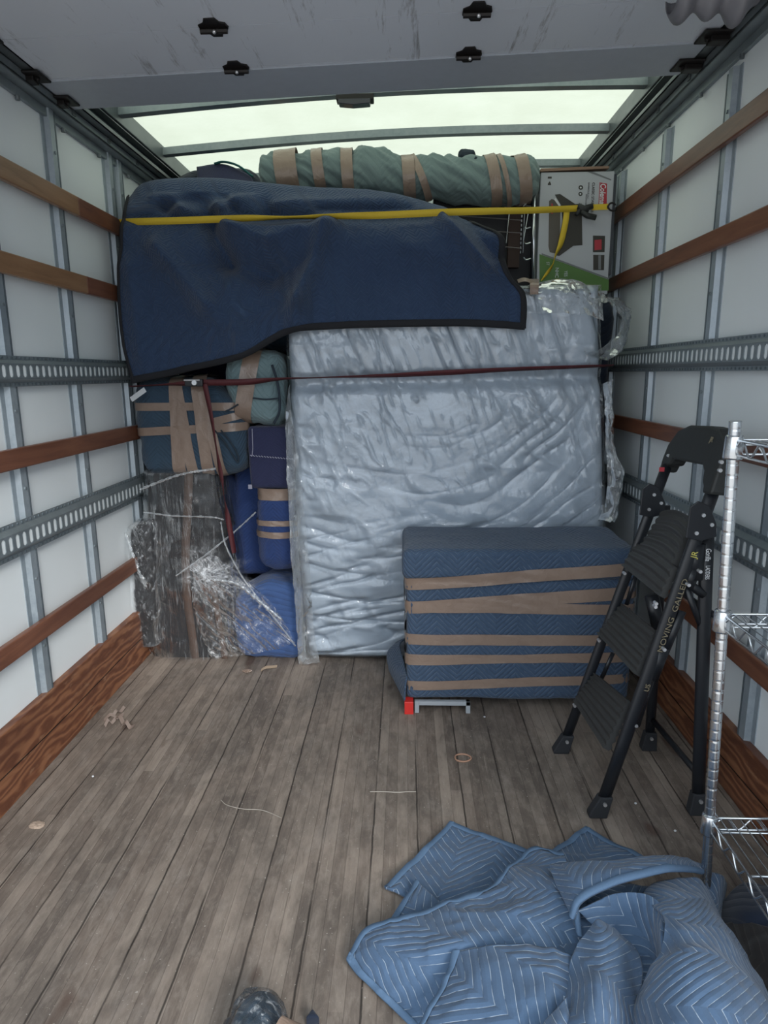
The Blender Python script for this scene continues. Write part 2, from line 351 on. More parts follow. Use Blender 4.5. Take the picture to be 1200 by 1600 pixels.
# ------------------------------------------------------------------ mesh builder
WL = {}
def wloc(o): return WL.get(o.name, np.zeros(3)) if o else np.zeros(3)
class G:
    def __init__(s): s.v = []; s.f = []; s.uv = []; s.n = 0
    def add(s, verts, faces, uvs=None):
        verts = np.asarray(verts, float).reshape(-1, 3)
        s.v.append(verts)
        for k, f in enumerate(faces):
            s.f.append([i + s.n for i in f])
            if uvs is None: s.uv.append([(verts[i][0] + verts[i][1] * 0.3, verts[i][2] + verts[i][1]) for i in f])
            elif isinstance(uvs, np.ndarray): s.uv.append([tuple(uvs[i]) for i in f])
            else: s.uv.append(uvs[k])
        s.n += len(verts); return s
    def box(s, lo, hi, R=None, o=None):
        lo = np.array(lo, float); hi = np.array(hi, float)
        v = np.array([[(lo, hi)[i & 1][0], (lo, hi)[(i >> 1) & 1][1], (lo, hi)[i >> 2][2]] for i in range(8)])
        if R is not None: v = v @ np.array(R).T
        if o is not None: v = v + np.array(o)
        return s.add(v, [(0, 2, 3, 1), (4, 5, 7, 6), (0, 1, 5, 4), (2, 6, 7, 3), (0, 4, 6, 2), (1, 3, 7, 5)])
    def tube(s, pts, r, n=10, closed=False, cap=True, sq=1.0, up=None):
        pts = np.asarray(pts, float); m = len(pts)
        r = np.broadcast_to(np.asarray(r, float), (m,))
        if closed: T = nrm(np.roll(pts, -1, 0) - np.roll(pts, 1, 0))
        else: T = nrm(np.gradient(pts, axis=0))
        a = np.array(up, float) if up is not None else (np.array([0, 0, 1.]) if abs(T[0][2]) < 0.9 else np.array([1., 0, 0]))
        V = []
        for i in range(m):
            b = nrm(np.cross(T[i], a)); a2 = nrm(np.cross(b, T[i])); a = a2 if up is None else a
            for k in range(n):
                t = 2 * PI * k / n
                V.append(pts[i] + r[i] * (math.cos(t) * b + sq * math.sin(t) * a2))
        Fc = []
        for i in range(m if closed else m - 1):
            j = (i + 1) % m
            for k in range(n):
                l = (k + 1) % n; Fc.append((i * n + k, i * n + l, j * n + l, j * n + k))
        if cap and not closed: Fc.append(tuple(range(n - 1, -1, -1))); Fc.append(tuple((m - 1) * n + k for k in range(n)))
        return s.add(V, Fc)
    def cyl(s, a, b, r, n=16, r2=None): return s.tube([a, b], [r, r if r2 is None else r2], n)
    def prism(s, poly, depth):
        """planar polygon (3D points) extruded by vector depth"""
        p = np.asarray(poly, float); q = p + np.asarray(depth, float); n = len(p)
        f = [tuple(range(n - 1, -1, -1)), tuple(range(n, 2 * n))] + [(i, (i + 1) % n, n + (i + 1) % n, n + i) for i in range(n)]
        return s.add(np.vstack([p, q]), f)
    def grid(s, A, uvs=None, cu=False):
        A = np.asarray(A, float); R_, C_ = A.shape[:2]; f = []
        for i in range(R_ - 1):
            for j in range(C_ if cu else C_ - 1):
                k = (j + 1) % C_
                f.append((i * C_ + j, i * C_ + k, (i + 1) * C_ + k, (i + 1) * C_ + j))
        if uvs is not None and cu: uvs = None
        return s.add(A.reshape(-1, 3), f, None if uvs is None else np.asarray(uvs).reshape(-1, 2))
    def ball(s, c, r, n=10, sc=(1, 1, 1)):
        A = np.zeros((n + 1, 2 * n, 3))
        for i in range(n + 1):
            for j in range(2 * n):
                th = PI * i / n; ph = PI * j / n
                A[i, j] = [c[0] + r * sc[0] * math.sin(th) * math.cos(ph), c[1] + r * sc[1] * math.sin(th) * math.sin(ph), c[2] + r * sc[2] * math.cos(th)]
        return s.grid(A, cu=True)
    def build(s, name, mat, parent=None, smooth=False, weld=False, bevel=0, solid=0, label=None, soff=-1, flip=False):
        V = np.vstack(s.v); Fc = s.f; UV = s.uv
        if weld:
            key = np.round(V, 5); uq, idx, inv = np.unique(key, axis=0, return_index=True, return_inverse=True); inv = inv.reshape(-1)
            V = V[idx]; nf = []; nu = []
            for f, u in zip(Fc, UV):
                g = [int(inv[i]) for i in f]
                if len(set(g)) == len(g): nf.append(g); nu.append(u)
            Fc, UV = nf, nu
        if flip: Fc = [list(reversed(f)) for f in Fc]; UV = [list(reversed(u)) for u in UV]
        if parent is not None: org = wloc(parent)
        else: org = np.array([(V[:, 0].min() + V[:, 0].max()) / 2, (V[:, 1].min() + V[:, 1].max()) / 2, V[:, 2].min()])
        me = bpy.data.meshes.new(name)
        me.from_pydata([tuple(v) for v in (V - org)], [], [tuple(f) for f in Fc])
        ul = me.uv_layers.new(name='UVMap')
        ul.data.foreach_set('uv', np.array([c for u in UV for c in u], float).reshape(-1))
        me.materials.append(mat)
        if smooth: me.polygons.foreach_set('use_smooth', [True] * len(me.polygons))
        me.update()
        o = bpy.data.objects.new(name, me); C.objects.link(o)
        if parent is not None: o.parent = parent; WL[o.name] = org
        else: o.location = org; WL[o.name] = org
        if bevel:
            b = o.modifiers.new('bevel', 'BEVEL'); b.width = bevel; b.segments = 2; b.limit_method = 'ANGLE'
        if solid:
            b = o.modifiers.new('solid', 'SOLIDIFY'); b.thickness = solid; b.offset = soff
        if label: o['label'] = label
        return o
    def bvh(s): return BVHTree.FromPolygons([tuple(v) for v in np.vstack(s.v)], [tuple(f) for f in s.f])

def thing(name, label, cat, loc, group=None):
    o = bpy.data.objects.new(name, None); C.objects.link(o); o.empty_display_size = 0.05
    o.location = tuple(loc); WL[o.name] = np.array(loc, float)
    return tag(o, label, cat, group)
def tag(o, label, cat, group=None):
    o['label'] = label; o['category'] = cat
    if group: o['group'] = group
    return o
def struct(o): o['kind'] = 'structure'; return o
def dup(o, vec, parent=None):
    c = o.copy(); C.objects.link(c)
    if parent is not None: c.parent = parent
    else: c.location = tuple(np.array(o.location) + np.array(vec))
    WL[c.name] = wloc(o) + np.array(vec)
    for ch in list(o.children): dup(ch, vec, c)
    return c

# smooth sheet through control points
def catmull(Pc, t):
    n = len(Pc); x = t * (n - 1); i = np.clip(np.floor(x).astype(int), 0, n - 2); f = (x - i)
    ext = np.concatenate([[2 * Pc[0] - Pc[1]], Pc, [2 * Pc[-1] - Pc[-2]]])
    p0, p1, p2, p3 = ext[i], ext[i + 1], ext[i + 2], ext[i + 3]
    f = f.reshape((-1,) + (1,) * (Pc.ndim - 1))
    return 0.5 * (2 * p1 + (p2 - p0) * f + (2 * p0 - 5 * p1 + 4 * p2 - p3) * f ** 2 + (-p0 + 3 * p1 - 3 * p2 + p3) * f ** 3)
def sheet(ctrl, nr, nc):
    A = np.asarray(ctrl, float)
    A = catmull(A, np.linspace(0, 1, nr)); A = catmull(A.transpose(1, 0, 2), np.linspace(0, 1, nc)).transpose(1, 0, 2)
    return A
def gnormal(A):
    du = np.gradient(A, axis=1); dv = np.gradient(A, axis=0); return nrm(np.cross(du, dv))
def arcuv(A, ang=0.0, off=(0, 0)):
    mid = A[A.shape[0] // 2]; midc = A[:, A.shape[1] // 2]
    du = np.linalg.norm(np.diff(A, axis=1), axis=2); u = np.concatenate([np.zeros((A.shape[0], 1)), np.cumsum(du, 1)], 1)
    dv = np.linalg.norm(np.diff(A, axis=0), axis=2); v = np.concatenate([np.zeros((1, A.shape[1])), np.cumsum(dv, 0)], 0)
    u = u - u[:, [A.shape[1] // 2]]; v = v - v[[A.shape[0] // 2], :]
    c, s_ = math.cos(ang), math.sin(ang)
    return np.stack([u * c - v * s_ + off[0], u * s_ + v * c + off[1]], -1)
def binding(A, N, side, w=0.017, h=0.006):
    """folded tape along one edge of a sheet grid; N points to the visible side"""
    if side == 'top': E_, I_, NN = A[0], A[2], N[0]
    elif side == 'bottom': E_, I_, NN = A[-1], A[-3], N[-1]
    elif side == 'left': E_, I_, NN = A[:, 0], A[:, 2], N[:, 0]
    else: E_, I_, NN = A[:, -1], A[:, -3], N[:, -1]
    d = nrm(I_ - E_)
    rows = [E_ + d * w + NN * h * 0.6, E_ + d * w * 0.85 + NN * h, E_ + NN * h, E_ - d * h * 0.7, E_ - NN * h * 1.3, E_ + d * w - NN * h * 1.3]
    return np.stack(rows, 0)

# rounded soft box with blanket UV net, returns G
def soft_box(c, size, r=0.04, n=26, amp=0.006, freq=7, seed=0, R=None, shape=None, exp=1.0):
    g = G(); h = np.array(size, float) / 2; r = min(r, h.min() * 0.98)
    t = np.linspace(-1, 1, n)
    faces = [(0, 1, 2, 1), (0, 1, 2, -1), (1, 2, 0, 1), (1, 2, 0, -1), (0, 2, 1, 1), (0, 2, 1, -1)]
    for (a, b, k, sg) in faces:
        U, Vv = np.meshgrid(t, t)
        # denser near borders
        q = np.zeros(U.shape + (3,))
        q[..., a] = U * h[a]; q[..., b] = Vv * h[b]; q[..., k] = sg * h[k]
        inner = np.clip(q, -(h - r), h - r)
        d = nrm(q - inner); p = inner + r * d
        if shape is not None: p = shape(p, h)
        ns = amp * fbm(p[..., 0] * freq + seed * 3.1, p[..., 1] * freq + seed, p[..., 2] * freq + seed * 1.7, 3)
        ns += 0.35 * amp * ridged(p[..., 0] * freq * 2 + seed, p[..., 1] * freq * 2, p[..., 2] * freq * 2 + seed)
        p = p + d * ns[..., None]
        if k == 1: uv = np.stack([q[..., 0], q[..., 2]], -1)
        elif k == 2: uv = np.stack([q[..., 0], sg * (h[2] + (q[..., 1] + h[1]))], -1)
        else: uv = np.stack([sg * (h[0] + (q[..., 1] + h[1])), q[..., 2]], -1)
        if R is not None: p = p @ np.array(R).T
        p = p + np.array(c)
        f = []
        flip = (np.cross(np.eye(3)[a], np.eye(3)[b])[k] * sg) < 0
        for i in range(n - 1):
            for j in range(n - 1):
                q4 = (i * n + j, i * n + j + 1, (i + 1) * n + j + 1, (i + 1) * n + j)
                f.append(q4[::-1] if flip else q4)
        g.add(p.reshape(-1, 3), f, uv.reshape(-1, 2))
    return g
def rotz(a): c, s_ = math.cos(a), math.sin(a); return np.array([[c, -s_, 0], [s_, c, 0], [0, 0, 1.]])
def roty(a): c, s_ = math.cos(a), math.sin(a); return np.array([[c, 0, s_], [0, 1, 0], [-s_, 0, c]])

def tape_ring(bvh, c, nvec, up, w, far=1.2, arc=(0, 360), off=0.0035, nseg=96, seed=0, taut=12, wave=0.0):
    """adhesive tape band wrapped round a body in the plane through c with normal nvec"""
    c = np.array(c, float); nvec = nrm(nvec); b0 = nrm(np.array(up, float) - np.dot(up, nvec) * nvec); b1 = np.cross(nvec, b0)
    ts = np.radians(np.linspace(arc[0], arc[1], nseg)); ss = np.linspace(-w / 2, w / 2, 5)
    Rr = np.zeros((5, nseg))
    for j, s_ in enumerate(ss):
        last = 0.1
        for i, t in enumerate(ts):
            d = math.cos(t) * b0 + math.sin(t) * b1
            o = c + nvec * s_ + d * far
            hit = bvh.ray_cast(Vector(o), Vector(-d))
            if hit[0] is not None: last = far - hit[3]
            Rr[j, i] = last
    for _ in range(taut):
        nb = 0.5 * (np.roll(Rr, 1, 1) + np.roll(Rr, -1, 1)); nb[:, 0] = Rr[:, 0]; nb[:, -1] = Rr[:, -1]
        Rr = np.maximum(Rr, nb)
        nb = 0.5 * (Rr + Rr.mean(0)[None]); Rr = np.maximum(Rr, nb)
    A = np.zeros((5, nseg, 3))
    for j, s_ in enumerate(ss):
        for i, t in enumerate(ts):
            d = math.cos(t) * b0 + math.sin(t) * b1
            wv = wave * math.sin(3.1 * t + seed) + wave * 0.5 * math.sin(7.3 * t + 2 * seed + j)
            A[j, i] = c + nvec * (s_ + wv) + d * (Rr[j, i] + off + 0.001 * math.sin(9 * t + j * 2.1 + seed))
    g = G(); g.grid(A); return g

def ribbon(pts, wdir, w, th=0.0016, n=None):
    pts = np.asarray(pts, float)
    if n: pts = catmull(pts, np.linspace(0, 1, n))
    m = len(pts); wd = np.asarray(wdir, float)
    if wd.ndim == 1: wd = np.broadcast_to(wd, (m, 3))
    elif len(wd) != m: wd = catmull(wd, np.linspace(0, 1, m))
    wd = nrm(wd); w = np.interp(np.linspace(0, 1, m), np.linspace(0, 1, len(np.atleast_1d(w))), np.atleast_1d(w)) if np.ndim(w) else np.full(m, w)
    T = nrm(np.gradient(pts, axis=0)); nn = nrm(np.cross(T, wd))
    g = G(); A = np.stack([pts - wd * w[:, None] / 2 + nn * th / 2, pts + wd * w[:, None] / 2 + nn * th / 2, pts + wd * w[:, None] / 2 - nn * th / 2, pts - wd * w[:, None] / 2 - nn * th / 2], 1)
    g.grid(A, cu=True); return g

def text_mesh(body, size, mat, parent, org, xdir, ydir, name='lettering', ext=0.0006, label=None, sx=1.0, bold=0.0, shear=0.0):
    cu = bpy.data.curves.new('txt', 'FONT'); cu.body = body; cu.size = size; cu.extrude = ext; cu.offset = bold; cu.shear = shear
    to = bpy.data.objects.new('txt', cu); C.objects.link(to)
    bpy.context.view_layer.update()
    me = bpy.data.meshes.new_from_object(to.evaluated_get(bpy.context.evaluated_depsgraph_get()))
    bpy.data.objects.remove(to); bpy.data.curves.remove(cu)
    xd = nrm(xdir); yd = nrm(np.asarray(ydir, float) - np.dot(ydir, xd) * xd); zd = np.cross(xd, yd)
    base = wloc(parent)
    co = np.zeros(len(me.vertices) * 3); me.vertices.foreach_get('co', co); co = co.reshape(-1, 3)
    co = np.array(org) + co[:, [0]] * sx * xd + co[:, [1]] * yd + co[:, [2]] * zd - base
    me.vertices.foreach_set('co', co.reshape(-1)); me.materials.clear(); me.materials.append(mat); me.update()
    me.name = name
    o = bpy.data.objects.new(name, me); C.objects.link(o); o.parent = parent; WL[o.name] = base
    if label: o['label'] = label
    return o

# ================================================================== THE TRUCK BOX
YF, YB = 0.30, 4.35          # rear opening, front bulkhead
XW = 1.205                   # wall panel face
def ZR(x): return 2.355 + (x + 1.18) / 2.36 * 0.075     # height of the overhead door sheet

struct(G().box((-1.30, YF - 0.15, -0.06), (1.30, YB, 0)).build('floor', MT['floor']))
struct(G().box((-XW - 0.02, YF, 0), (-XW, YB, 2.62)).build('wall_left', MT['panel']))
struct(G().box((XW, YF, 0), (XW + 0.02, YB, 2.62)).build('wall_right', MT['panel']))
struct(G().box((-1.25, YB, -0.06), (1.25, YB + 0.03, 2.62)).build('wall_front', MT['panel']))
# roof skin, slightly crowned
A = np.zeros((9, 17, 3))
for i, y in enumerate(np.linspace(YF - 0.05, YB + 0.02, 9)):
    for j, x in enumerate(np.linspace(-1.26, 1.26, 17)):
        A[i, j] = [x, y, ZR(x) + 0.155 + 0.035 * math.cos(x / 1.26 * PI / 2)]
struct(G().grid(A).build('ceiling', MT['roof'], smooth=True))
# kick boards along the floor
for sg, side, zt in ((-1, 'left', 0.256), (1, 'right', 0.222)):
    b = struct(G().box((min(sg * 1.175, sg * XW), YF, 0.0), (max(sg * 1.175, sg * XW), YB, zt)).build('baseboard_' + side, MT['kick'], bevel=0.003))
    n0 = 40; ys = np.linspace(YF, YB, n0)
    r = np.random.RandomState(3)
    V = [[sg * 1.173, y, zt * 0.47 + 0.004 * math.sin(5 * y)] for y in ys]
    G().tube(V, 0.0016, 5).build('seam', MT['black'], b)
# ribs (hat section posts)
tn = 1
rib_y = {-1: [0.45, 0.92, 1.37, 1.80, 2.165, 2.61, 3.10, 3.20, 3.75], 1: [0.45, 0.95, 1.45, 1.95, 2.46, 3.02, 3.60, 3.70, 4.1]}
for sg in (-1, 1):
    for y in rib_y[sg]:
        g = G(); xf, xb = sg * 1.184, sg * (XW + 0.001)
        prof = [(xb, y - 0.048), (xb - sg * 0.004, y - 0.048), (xb - sg * 0.004, y - 0.026), (xf, y - 0.020), (xf, y + 0.012), (xb - sg * 0.004, y + 0.014), (xb - sg * 0.004, y + 0.034), (xb, y + 0.034)]
        if sg > 0: prof = prof[::-1]
        g.prism([(p[0], p[1], 0.2) for p in prof], (0, 0, 2.15))
        o = struct(g.build('trim_%d' % tn, MT['rib'])); tn += 1
        g = G()
        G().box((min(xf - sg * .001, xb), y + 0.0142, 0.2), (max(xf - sg * .001, xb), y + 0.021, 2.34)).build('rib_shade_edge', MT['ribdark'], o)  # dark strip painting the shaded side of the rib
        for z in (0.45, 0.70, 1.02, 1.28, 1.62, 1.95, 2.2):
            g.cyl((xf, y - 0.003, z + 0.02 * sg), (xf - sg * 0.004, y - 0.003, z + 0.02 * sg), 0.006, 8)
        g.build('rivets', MT['galv'], o)
# top rails and door tracks
for sg, side in ((-1, 'left'), (1, 'right')):
    zc = ZR(sg * 1.18)
    g = G()
    x0, x1 = sg * 1.145, sg * XW
    g.box((min(x0, x1), YF, zc - 0.03), (max(x0, x1), YB, zc - 0.022)).box((min(x0, x0 + sg * 0.006), YF, zc - 0.03), (max(x0, x0 + sg * 0.006), YB, zc + 0.005))
    g.box((min(sg * 1.19, x1), YF, zc - 0.06), (max(sg * 1.19, x1), YB, zc - 0.03))
    struct(g.build('trim_%d' % tn, MT['galv'], bevel=0.002)); tn += 1
    g = G()
    g.box((min(sg * 1.10, sg * 1.225), YF, zc + 0.065), (max(sg * 1.10, sg * 1.225), YB, zc + 0.14))
    struct(g.build('trim_%d' % tn, MT['galv_dark'], bevel=0.003)); tn += 1
    # C shaped door track
    g = G(); xa = sg * 1.105; xb = sg * 1.145; za = zc + 0.0
    g.box((min(xa, xb), YF, za), (max(xa, xb), YB - 0.05, za + 0.004)).box((min(xb, xb - sg * 0.004), YF, za), (max(xb, xb - sg * 0.004), YB - 0.05, za + 0.055))
    g.box((min(xa, xb), YF, za + 0.055), (max(xa, xb), YB - 0.05, za + 0.059)).box((min(xa, xa + sg * 0.004), YF, za), (max(xa, xa + sg * 0.004), YB - 0.05, za + 0.018))
    o = struct(g.build('trim_%d' % tn, MT['galv_dark'])); tn += 1
    g = G()
    for y in np.arange(0.6, 4.2, 0.30):
        g.cyl((sg * 1.19, y, zc - 0.062), (sg * 1.19, y, zc - 0.075), 0.008, 8)
        g.box((min(sg * 1.14, sg * 1.16), y - 0.012, zc - 0.02), (max(sg * 1.14, sg * 1.16), y + 0.012, zc + 0.065))
    g.build('bolts', MT['galv_dark'], o)
# roof bows
for y in (0.9, 1.45, 2.0, 2.52, 3.04, 3.56, 4.1):
    A = []
    for x in np.linspace(-1.18, 1.18, 25):
        zz = ZR(x) + 0.085 + 0.035 * math.cos(x / 1.26 * PI / 2)
        A.append([[x, y - 0.022, zz], [x, y + 0.022, zz], [x, y + 0.022, zz + 0.034], [x, y - 0.022, zz + 0.034]])
    g = G(); g.grid(np.array(A), cu=True)
    struct(g.build('trim_%d' % tn, MT['galv'])); tn += 1

# rolled-up door overhead
door = struct(thing('door_1', 'overhead door', 'door', (0, 1.4, 2.36))); del door['category'], door['label']
edges = [2.69, 2.44, 2.175, 1.90, 1.63, 1.36, 1.09, 0.82, 0.55]
for k in range(len(edges) - 1):
    y1, y0 = edges[k], edges[k + 1]
    g = G()
    xs = np.linspace(-1.135, 1.10, 9)
    A = [[[x, y0 + 0.0015, ZR(x)], [x, y1 - 0.0015, ZR(x)], [x, y1 + 0.004 * (k > 0), ZR(x) + 0.022], [x, y0 + 0.0035, ZR(x) + 0.022]] for x in xs]
    g.grid(np.array(A), cu=True)
    g.add([A[0][i] for i in range(4)], [(0, 1, 2, 3)]); g.add([A[-1][i] for i in range(4)], [(3, 2, 1, 0)])
    g.build('door_panel', MT['door'], door)
    if k == 0:
        g = G(); A = [[[x, y1 - 0.235, ZR(x) - 0.003], [x, y1, ZR(x) - 0.003], [x, y1, ZR(x) + 0.024], [x, y1 - 0.235, ZR(x)]] for x in xs]
        g.grid(np.array(A), cu=True); g.build('bottom_rail', plain('grey door rail', (0.40, 0.44, 0.50), 0.4), door)
    # hinges on the joint
    for x in ((-0.456, 0.318) if k else ()):
        g = G(); z = ZR(x)
        pl = [(x + dx, y1 + dy, z - 0.004) for dx, dy in ((-.016, -.052), (.016, -.052), (.024, -.03), (.040, -.022), (.044, .0), (.036, .018), (.02, .03), (.014, .05), (-.014, .05), (-.024, .028), (-.042, .016), (-.042, -.018), (-.024, -.03))]
        g.prism(pl[::-1], (0, 0, 0.006)); g.cyl((x - 0.04, y1, z - 0.010), (x + 0.04, y1, z - 0.010), 0.009, 8)
        h = g.build('hinge', MT['black'], door)
        g = G(); g.ball((x + 0.004, y1 - 0.012, z - 0.018), 0.006, 6)
        g.build('bolt', MT['rivet'], h)
for sg in (-1, 1):
    for y in (2.60, 2.40, 2.13, 1.86, 1.6):
        z = ZR(sg * 1.1); x0 = sg * 1.02 if y < 2.5 else sg * 1.0
        x0 = -1.09 if sg < 0 else 1.05
        g = G()
        g.box((min(x0, x0 + sg * 0.09), y - 0.045, z - 0.012), (max(x0, x0 + sg * 0.09), y + 0.045, z - 0.004))
        g.box((min(x0 + sg * 0.03, x0 + sg * 0.09), y - 0.02, z - 0.028), (max(x0 + sg * 0.03, x0 + sg * 0.09), y + 0.02, z - 0.01))
        g.cyl((x0 + sg * 0.02, y, z - 0.02), (x0 + sg * 0.11, y, z + 0.028), 0.008, 8)
        g.build('roller_bracket', MT['black'], door, bevel=0.003)

# ------------------------------------------------------------------ wooden slats and cargo tracks on the walls
def slat(sg, z0, z1, mat, label, mat2=None, ysplit=None):
    x0, x1 = (sg * 1.162, sg * 1.1835)
    lo = lambda a, b: (min(x0, x1), a, z0); hi = lambda a, b: (max(x0, x1), b, z1)
    if mat2 is None:
        o = G().box(lo(YF, 0), hi(0, YB - 0.1)).build('wooden_slat', mat, bevel=0.004); return tag(o, label, 'slat', 'wooden slats along the truck walls')
    t = thing('wooden_slat', label, 'slat', ((x0 + x1) / 2, 2.0, z0), 'wooden slats along the truck walls')
    G().box(lo(YF, 0), hi(0, ysplit)).build('slat_length', mat, t, bevel=0.004)
    G().box(lo(ysplit + 0.001, 0), hi(0, YB - 0.1)).build('slat_length', mat2, t, bevel=0.004, label='darker length of slat')
    return t
slat(-1, 1.985, 2.055, MT['slat_light'], 'topmost wooden slat on the left wall, pale then darker towards the yellow strap', MT['slat_dark'], 2.71)
slat(-1, 1.695, 1.763, MT['slat_light'], 'second wooden slat from the top on the left wall, above the upper slotted track', MT['slat_dark'], 2.72)
slat(-1, 1.075, 1.142, MT['slat_dark'], 'reddish wooden slat on the left wall between the two slotted tracks')
slat(-1, 0.465, 0.532, MT['slat_dark'], 'dark wooden slat on the left wall below the lower slotted track')
slat(1, 2.110, 2.179, MT['slat_dark'], 'topmost wooden slat on the right wall, meeting the white carton', MT['slat_dark'], 3.2)
slat(1, 1.780, 1.847, MT['slat_dark'], 'second wooden slat from the top on the right wall, above the slotted track')
slat(1, 1.095, 1.160, MT['slat_dark'], 'wooden slat on the right wall passing behind the top of the step ladder')
slat(1, 0.455, 0.525, MT['slat_dark'], 'lowest wooden slat on the right wall, passing behind the ladder and wire rack')

def track(sg, z0, z1, label, pitch=0.039, y0=0.9, y1=3.75):
    xf = sg * 1.164; xb = sg * 1.182; zc = (z0 + z1) / 2; H = z1 - z0
    g = G(); yN = int((y1 - y0) / pitch); n = 16
    # flanges and sloped shoulders (cross-section x,z)
    k = H / 0.115
    lo = [(xb, z0), (xb, z0 + 0.016 * k), (xf, z0 + 0.030 * k)]
    up = [(xf, z1 - 0.030 * k), (xb, z1 - 0.016 * k), (xb, z1)]
    for pr in (lo, up):
        g.grid(np.array([[[p[0], y, p[1]] for p in pr] for y in (YF, YB - 0.2)]))
    g.grid(np.array([[[xf, y, z] for z in (lo[-1][1], up[0][1])] for y in (YF, y0)]))
    g.grid(np.array([[[xf, y, z] for z in (lo[-1][1], up[0][1])] for y in (y0 + yN * pitch, YB - 0.2)]))
    hw, hh = 0.0105, (up[0][1] - lo[-1][1]) / 2 * 0.84; a, b = pitch / 2, (up[0][1] - lo[-1][1]) / 2
    for i in range(yN):
        yc = y0 + (i + 0.5) * pitch; inn = []; outr = []
        for q in range(n):
            t = 2 * PI * (q + 0.5) / n; cy, sz = math.cos(t), math.sin(t)
            inn.append((xf, yc + hw * cy, zc + (hh - hw) * (1 if sz > 0 else -1) + hw * sz))
            m_ = max(abs(cy), abs(sz)); outr.append([xf, yc + a * cy / m_, zc + b * sz / m_])
        # push ring corners to the true corners
        for q in range(n):
            yy, zz = outr[q][1] - yc, outr[q][2] - zc
        V = inn + [tuple(o) for o in outr] + [(xf, yc + a, zc + b), (xf, yc - a, zc + b), (xf, yc - a, zc - b), (xf, yc + a, zc - b)]
        f = [(q, (q + 1) % n, n + (q + 1) % n, n + q) for q in range(n) if q not in (1, 5, 9, 13)]
        for ci, q in enumerate((1, 5, 9, 13)): f.append((q, (q + 1) % n, n + (q + 1) % n, 2 * n + ci, n + q))
        g.add(V, f)
    t = thing('cargo_track', label, 'track', (xb, 2.0, z0), 'slotted steel tracks on the truck walls')
    g.build('slotted_rail', MT['galv'], t, solid=0.0025, soff=0)
    G().box((min(xf + sg * 0.0018, xf + sg * 0.010), y0, lo[-1][1] + 0.001), (max(xf + sg * 0.0018, xf + sg * 0.010), y1, up[0][1] - 0.001)).build('added_slot_backing', MT['panel'], t)  # added white strip, makes the slots look like lit wall
    h = G()
    for y in np.arange(YF + 0.02, YB - 0.22, 0.026):
        for z in (z0 + 0.008 * k, z1 - 0.008 * k):
            h.cyl((xb - sg * 0.0012, y, z), (xb - sg * 0.004, y, z), 0.0045, 6)
    o = h.build('rivets', MT['ribdark'], t); o['kind'] = 'stuff'
    return t
track(-1, 1.340, 1.440, 'upper slotted steel track on the left wall, running to the navy blanket hem')
track(-1, 0.784, 0.902, 'lower slotted steel track on the left wall, ending at the stretch-wrapped chair')
track(1, 1.373, 1.484, 'upper slotted steel track on the right wall, beside the mattress strap end')
track(1, 0.770, 0.890, 'lower slotted steel track on the right wall, behind the step ladder')

# dome lamp on the bow
lx, ly = -0.10, 3.04; lz = ZR(lx) + 0.118
t = thing('ceiling_lamp', 'small dark rectangular lamp hanging under the roof bow', 'lamp', (lx, ly, lz))
G().box((lx - 0.078, ly - 0.03, lz - 0.022), (lx + 0.078, ly + 0.026, lz + 0.002)).build('housing', MT['black'], t, bevel=0.004)
g = G(); g.prism([(lx - 0.068, ly - 0.032, lz - 0.034), (lx - 0.01, ly - 0.032, lz - 0.040), (lx + 0.062, ly - 0.032, lz - 0.036), (lx + 0.066, ly - 0.032, lz - 0.018), (lx - 0.07, ly - 0.032, lz - 0.018)], (0, 0.05, 0))
g.build('lens', MT['lamp_lens'], t, bevel=0.003)

# grey cloth gathered on the door edge, top right
g = G()
c0 = P(1118, 12, z=2.33); ctr = []
A = np.zeros((24, 40, 3))
for i in range(24):
    v = i / 23
    for j in range(40):
        u = j / 39; an = PI * v
        rr = 0.055 + 0.012 * math.sin(u * 19) + 0.010 * math.sin(u * 9 + 1)
        A[i, j] = [c0[0] - 0.115 + 0.23 * u, c0[1] - rr * math.cos(an) * 0.8 + 0.0, 2.372 + 0.0 - rr * math.sin(an) * 1.25 * (0.35 + 0.65 * math.sin(PI * min(1, max(0.02, u * 0.96 + .04))) ** 0.4)]
g.grid(A)
tag(g.build('gathered_cloth', MT['greycloth'], smooth=True, solid=0.002), 'grey cloth bunched against the overhead door at its right edge', 'cloth')

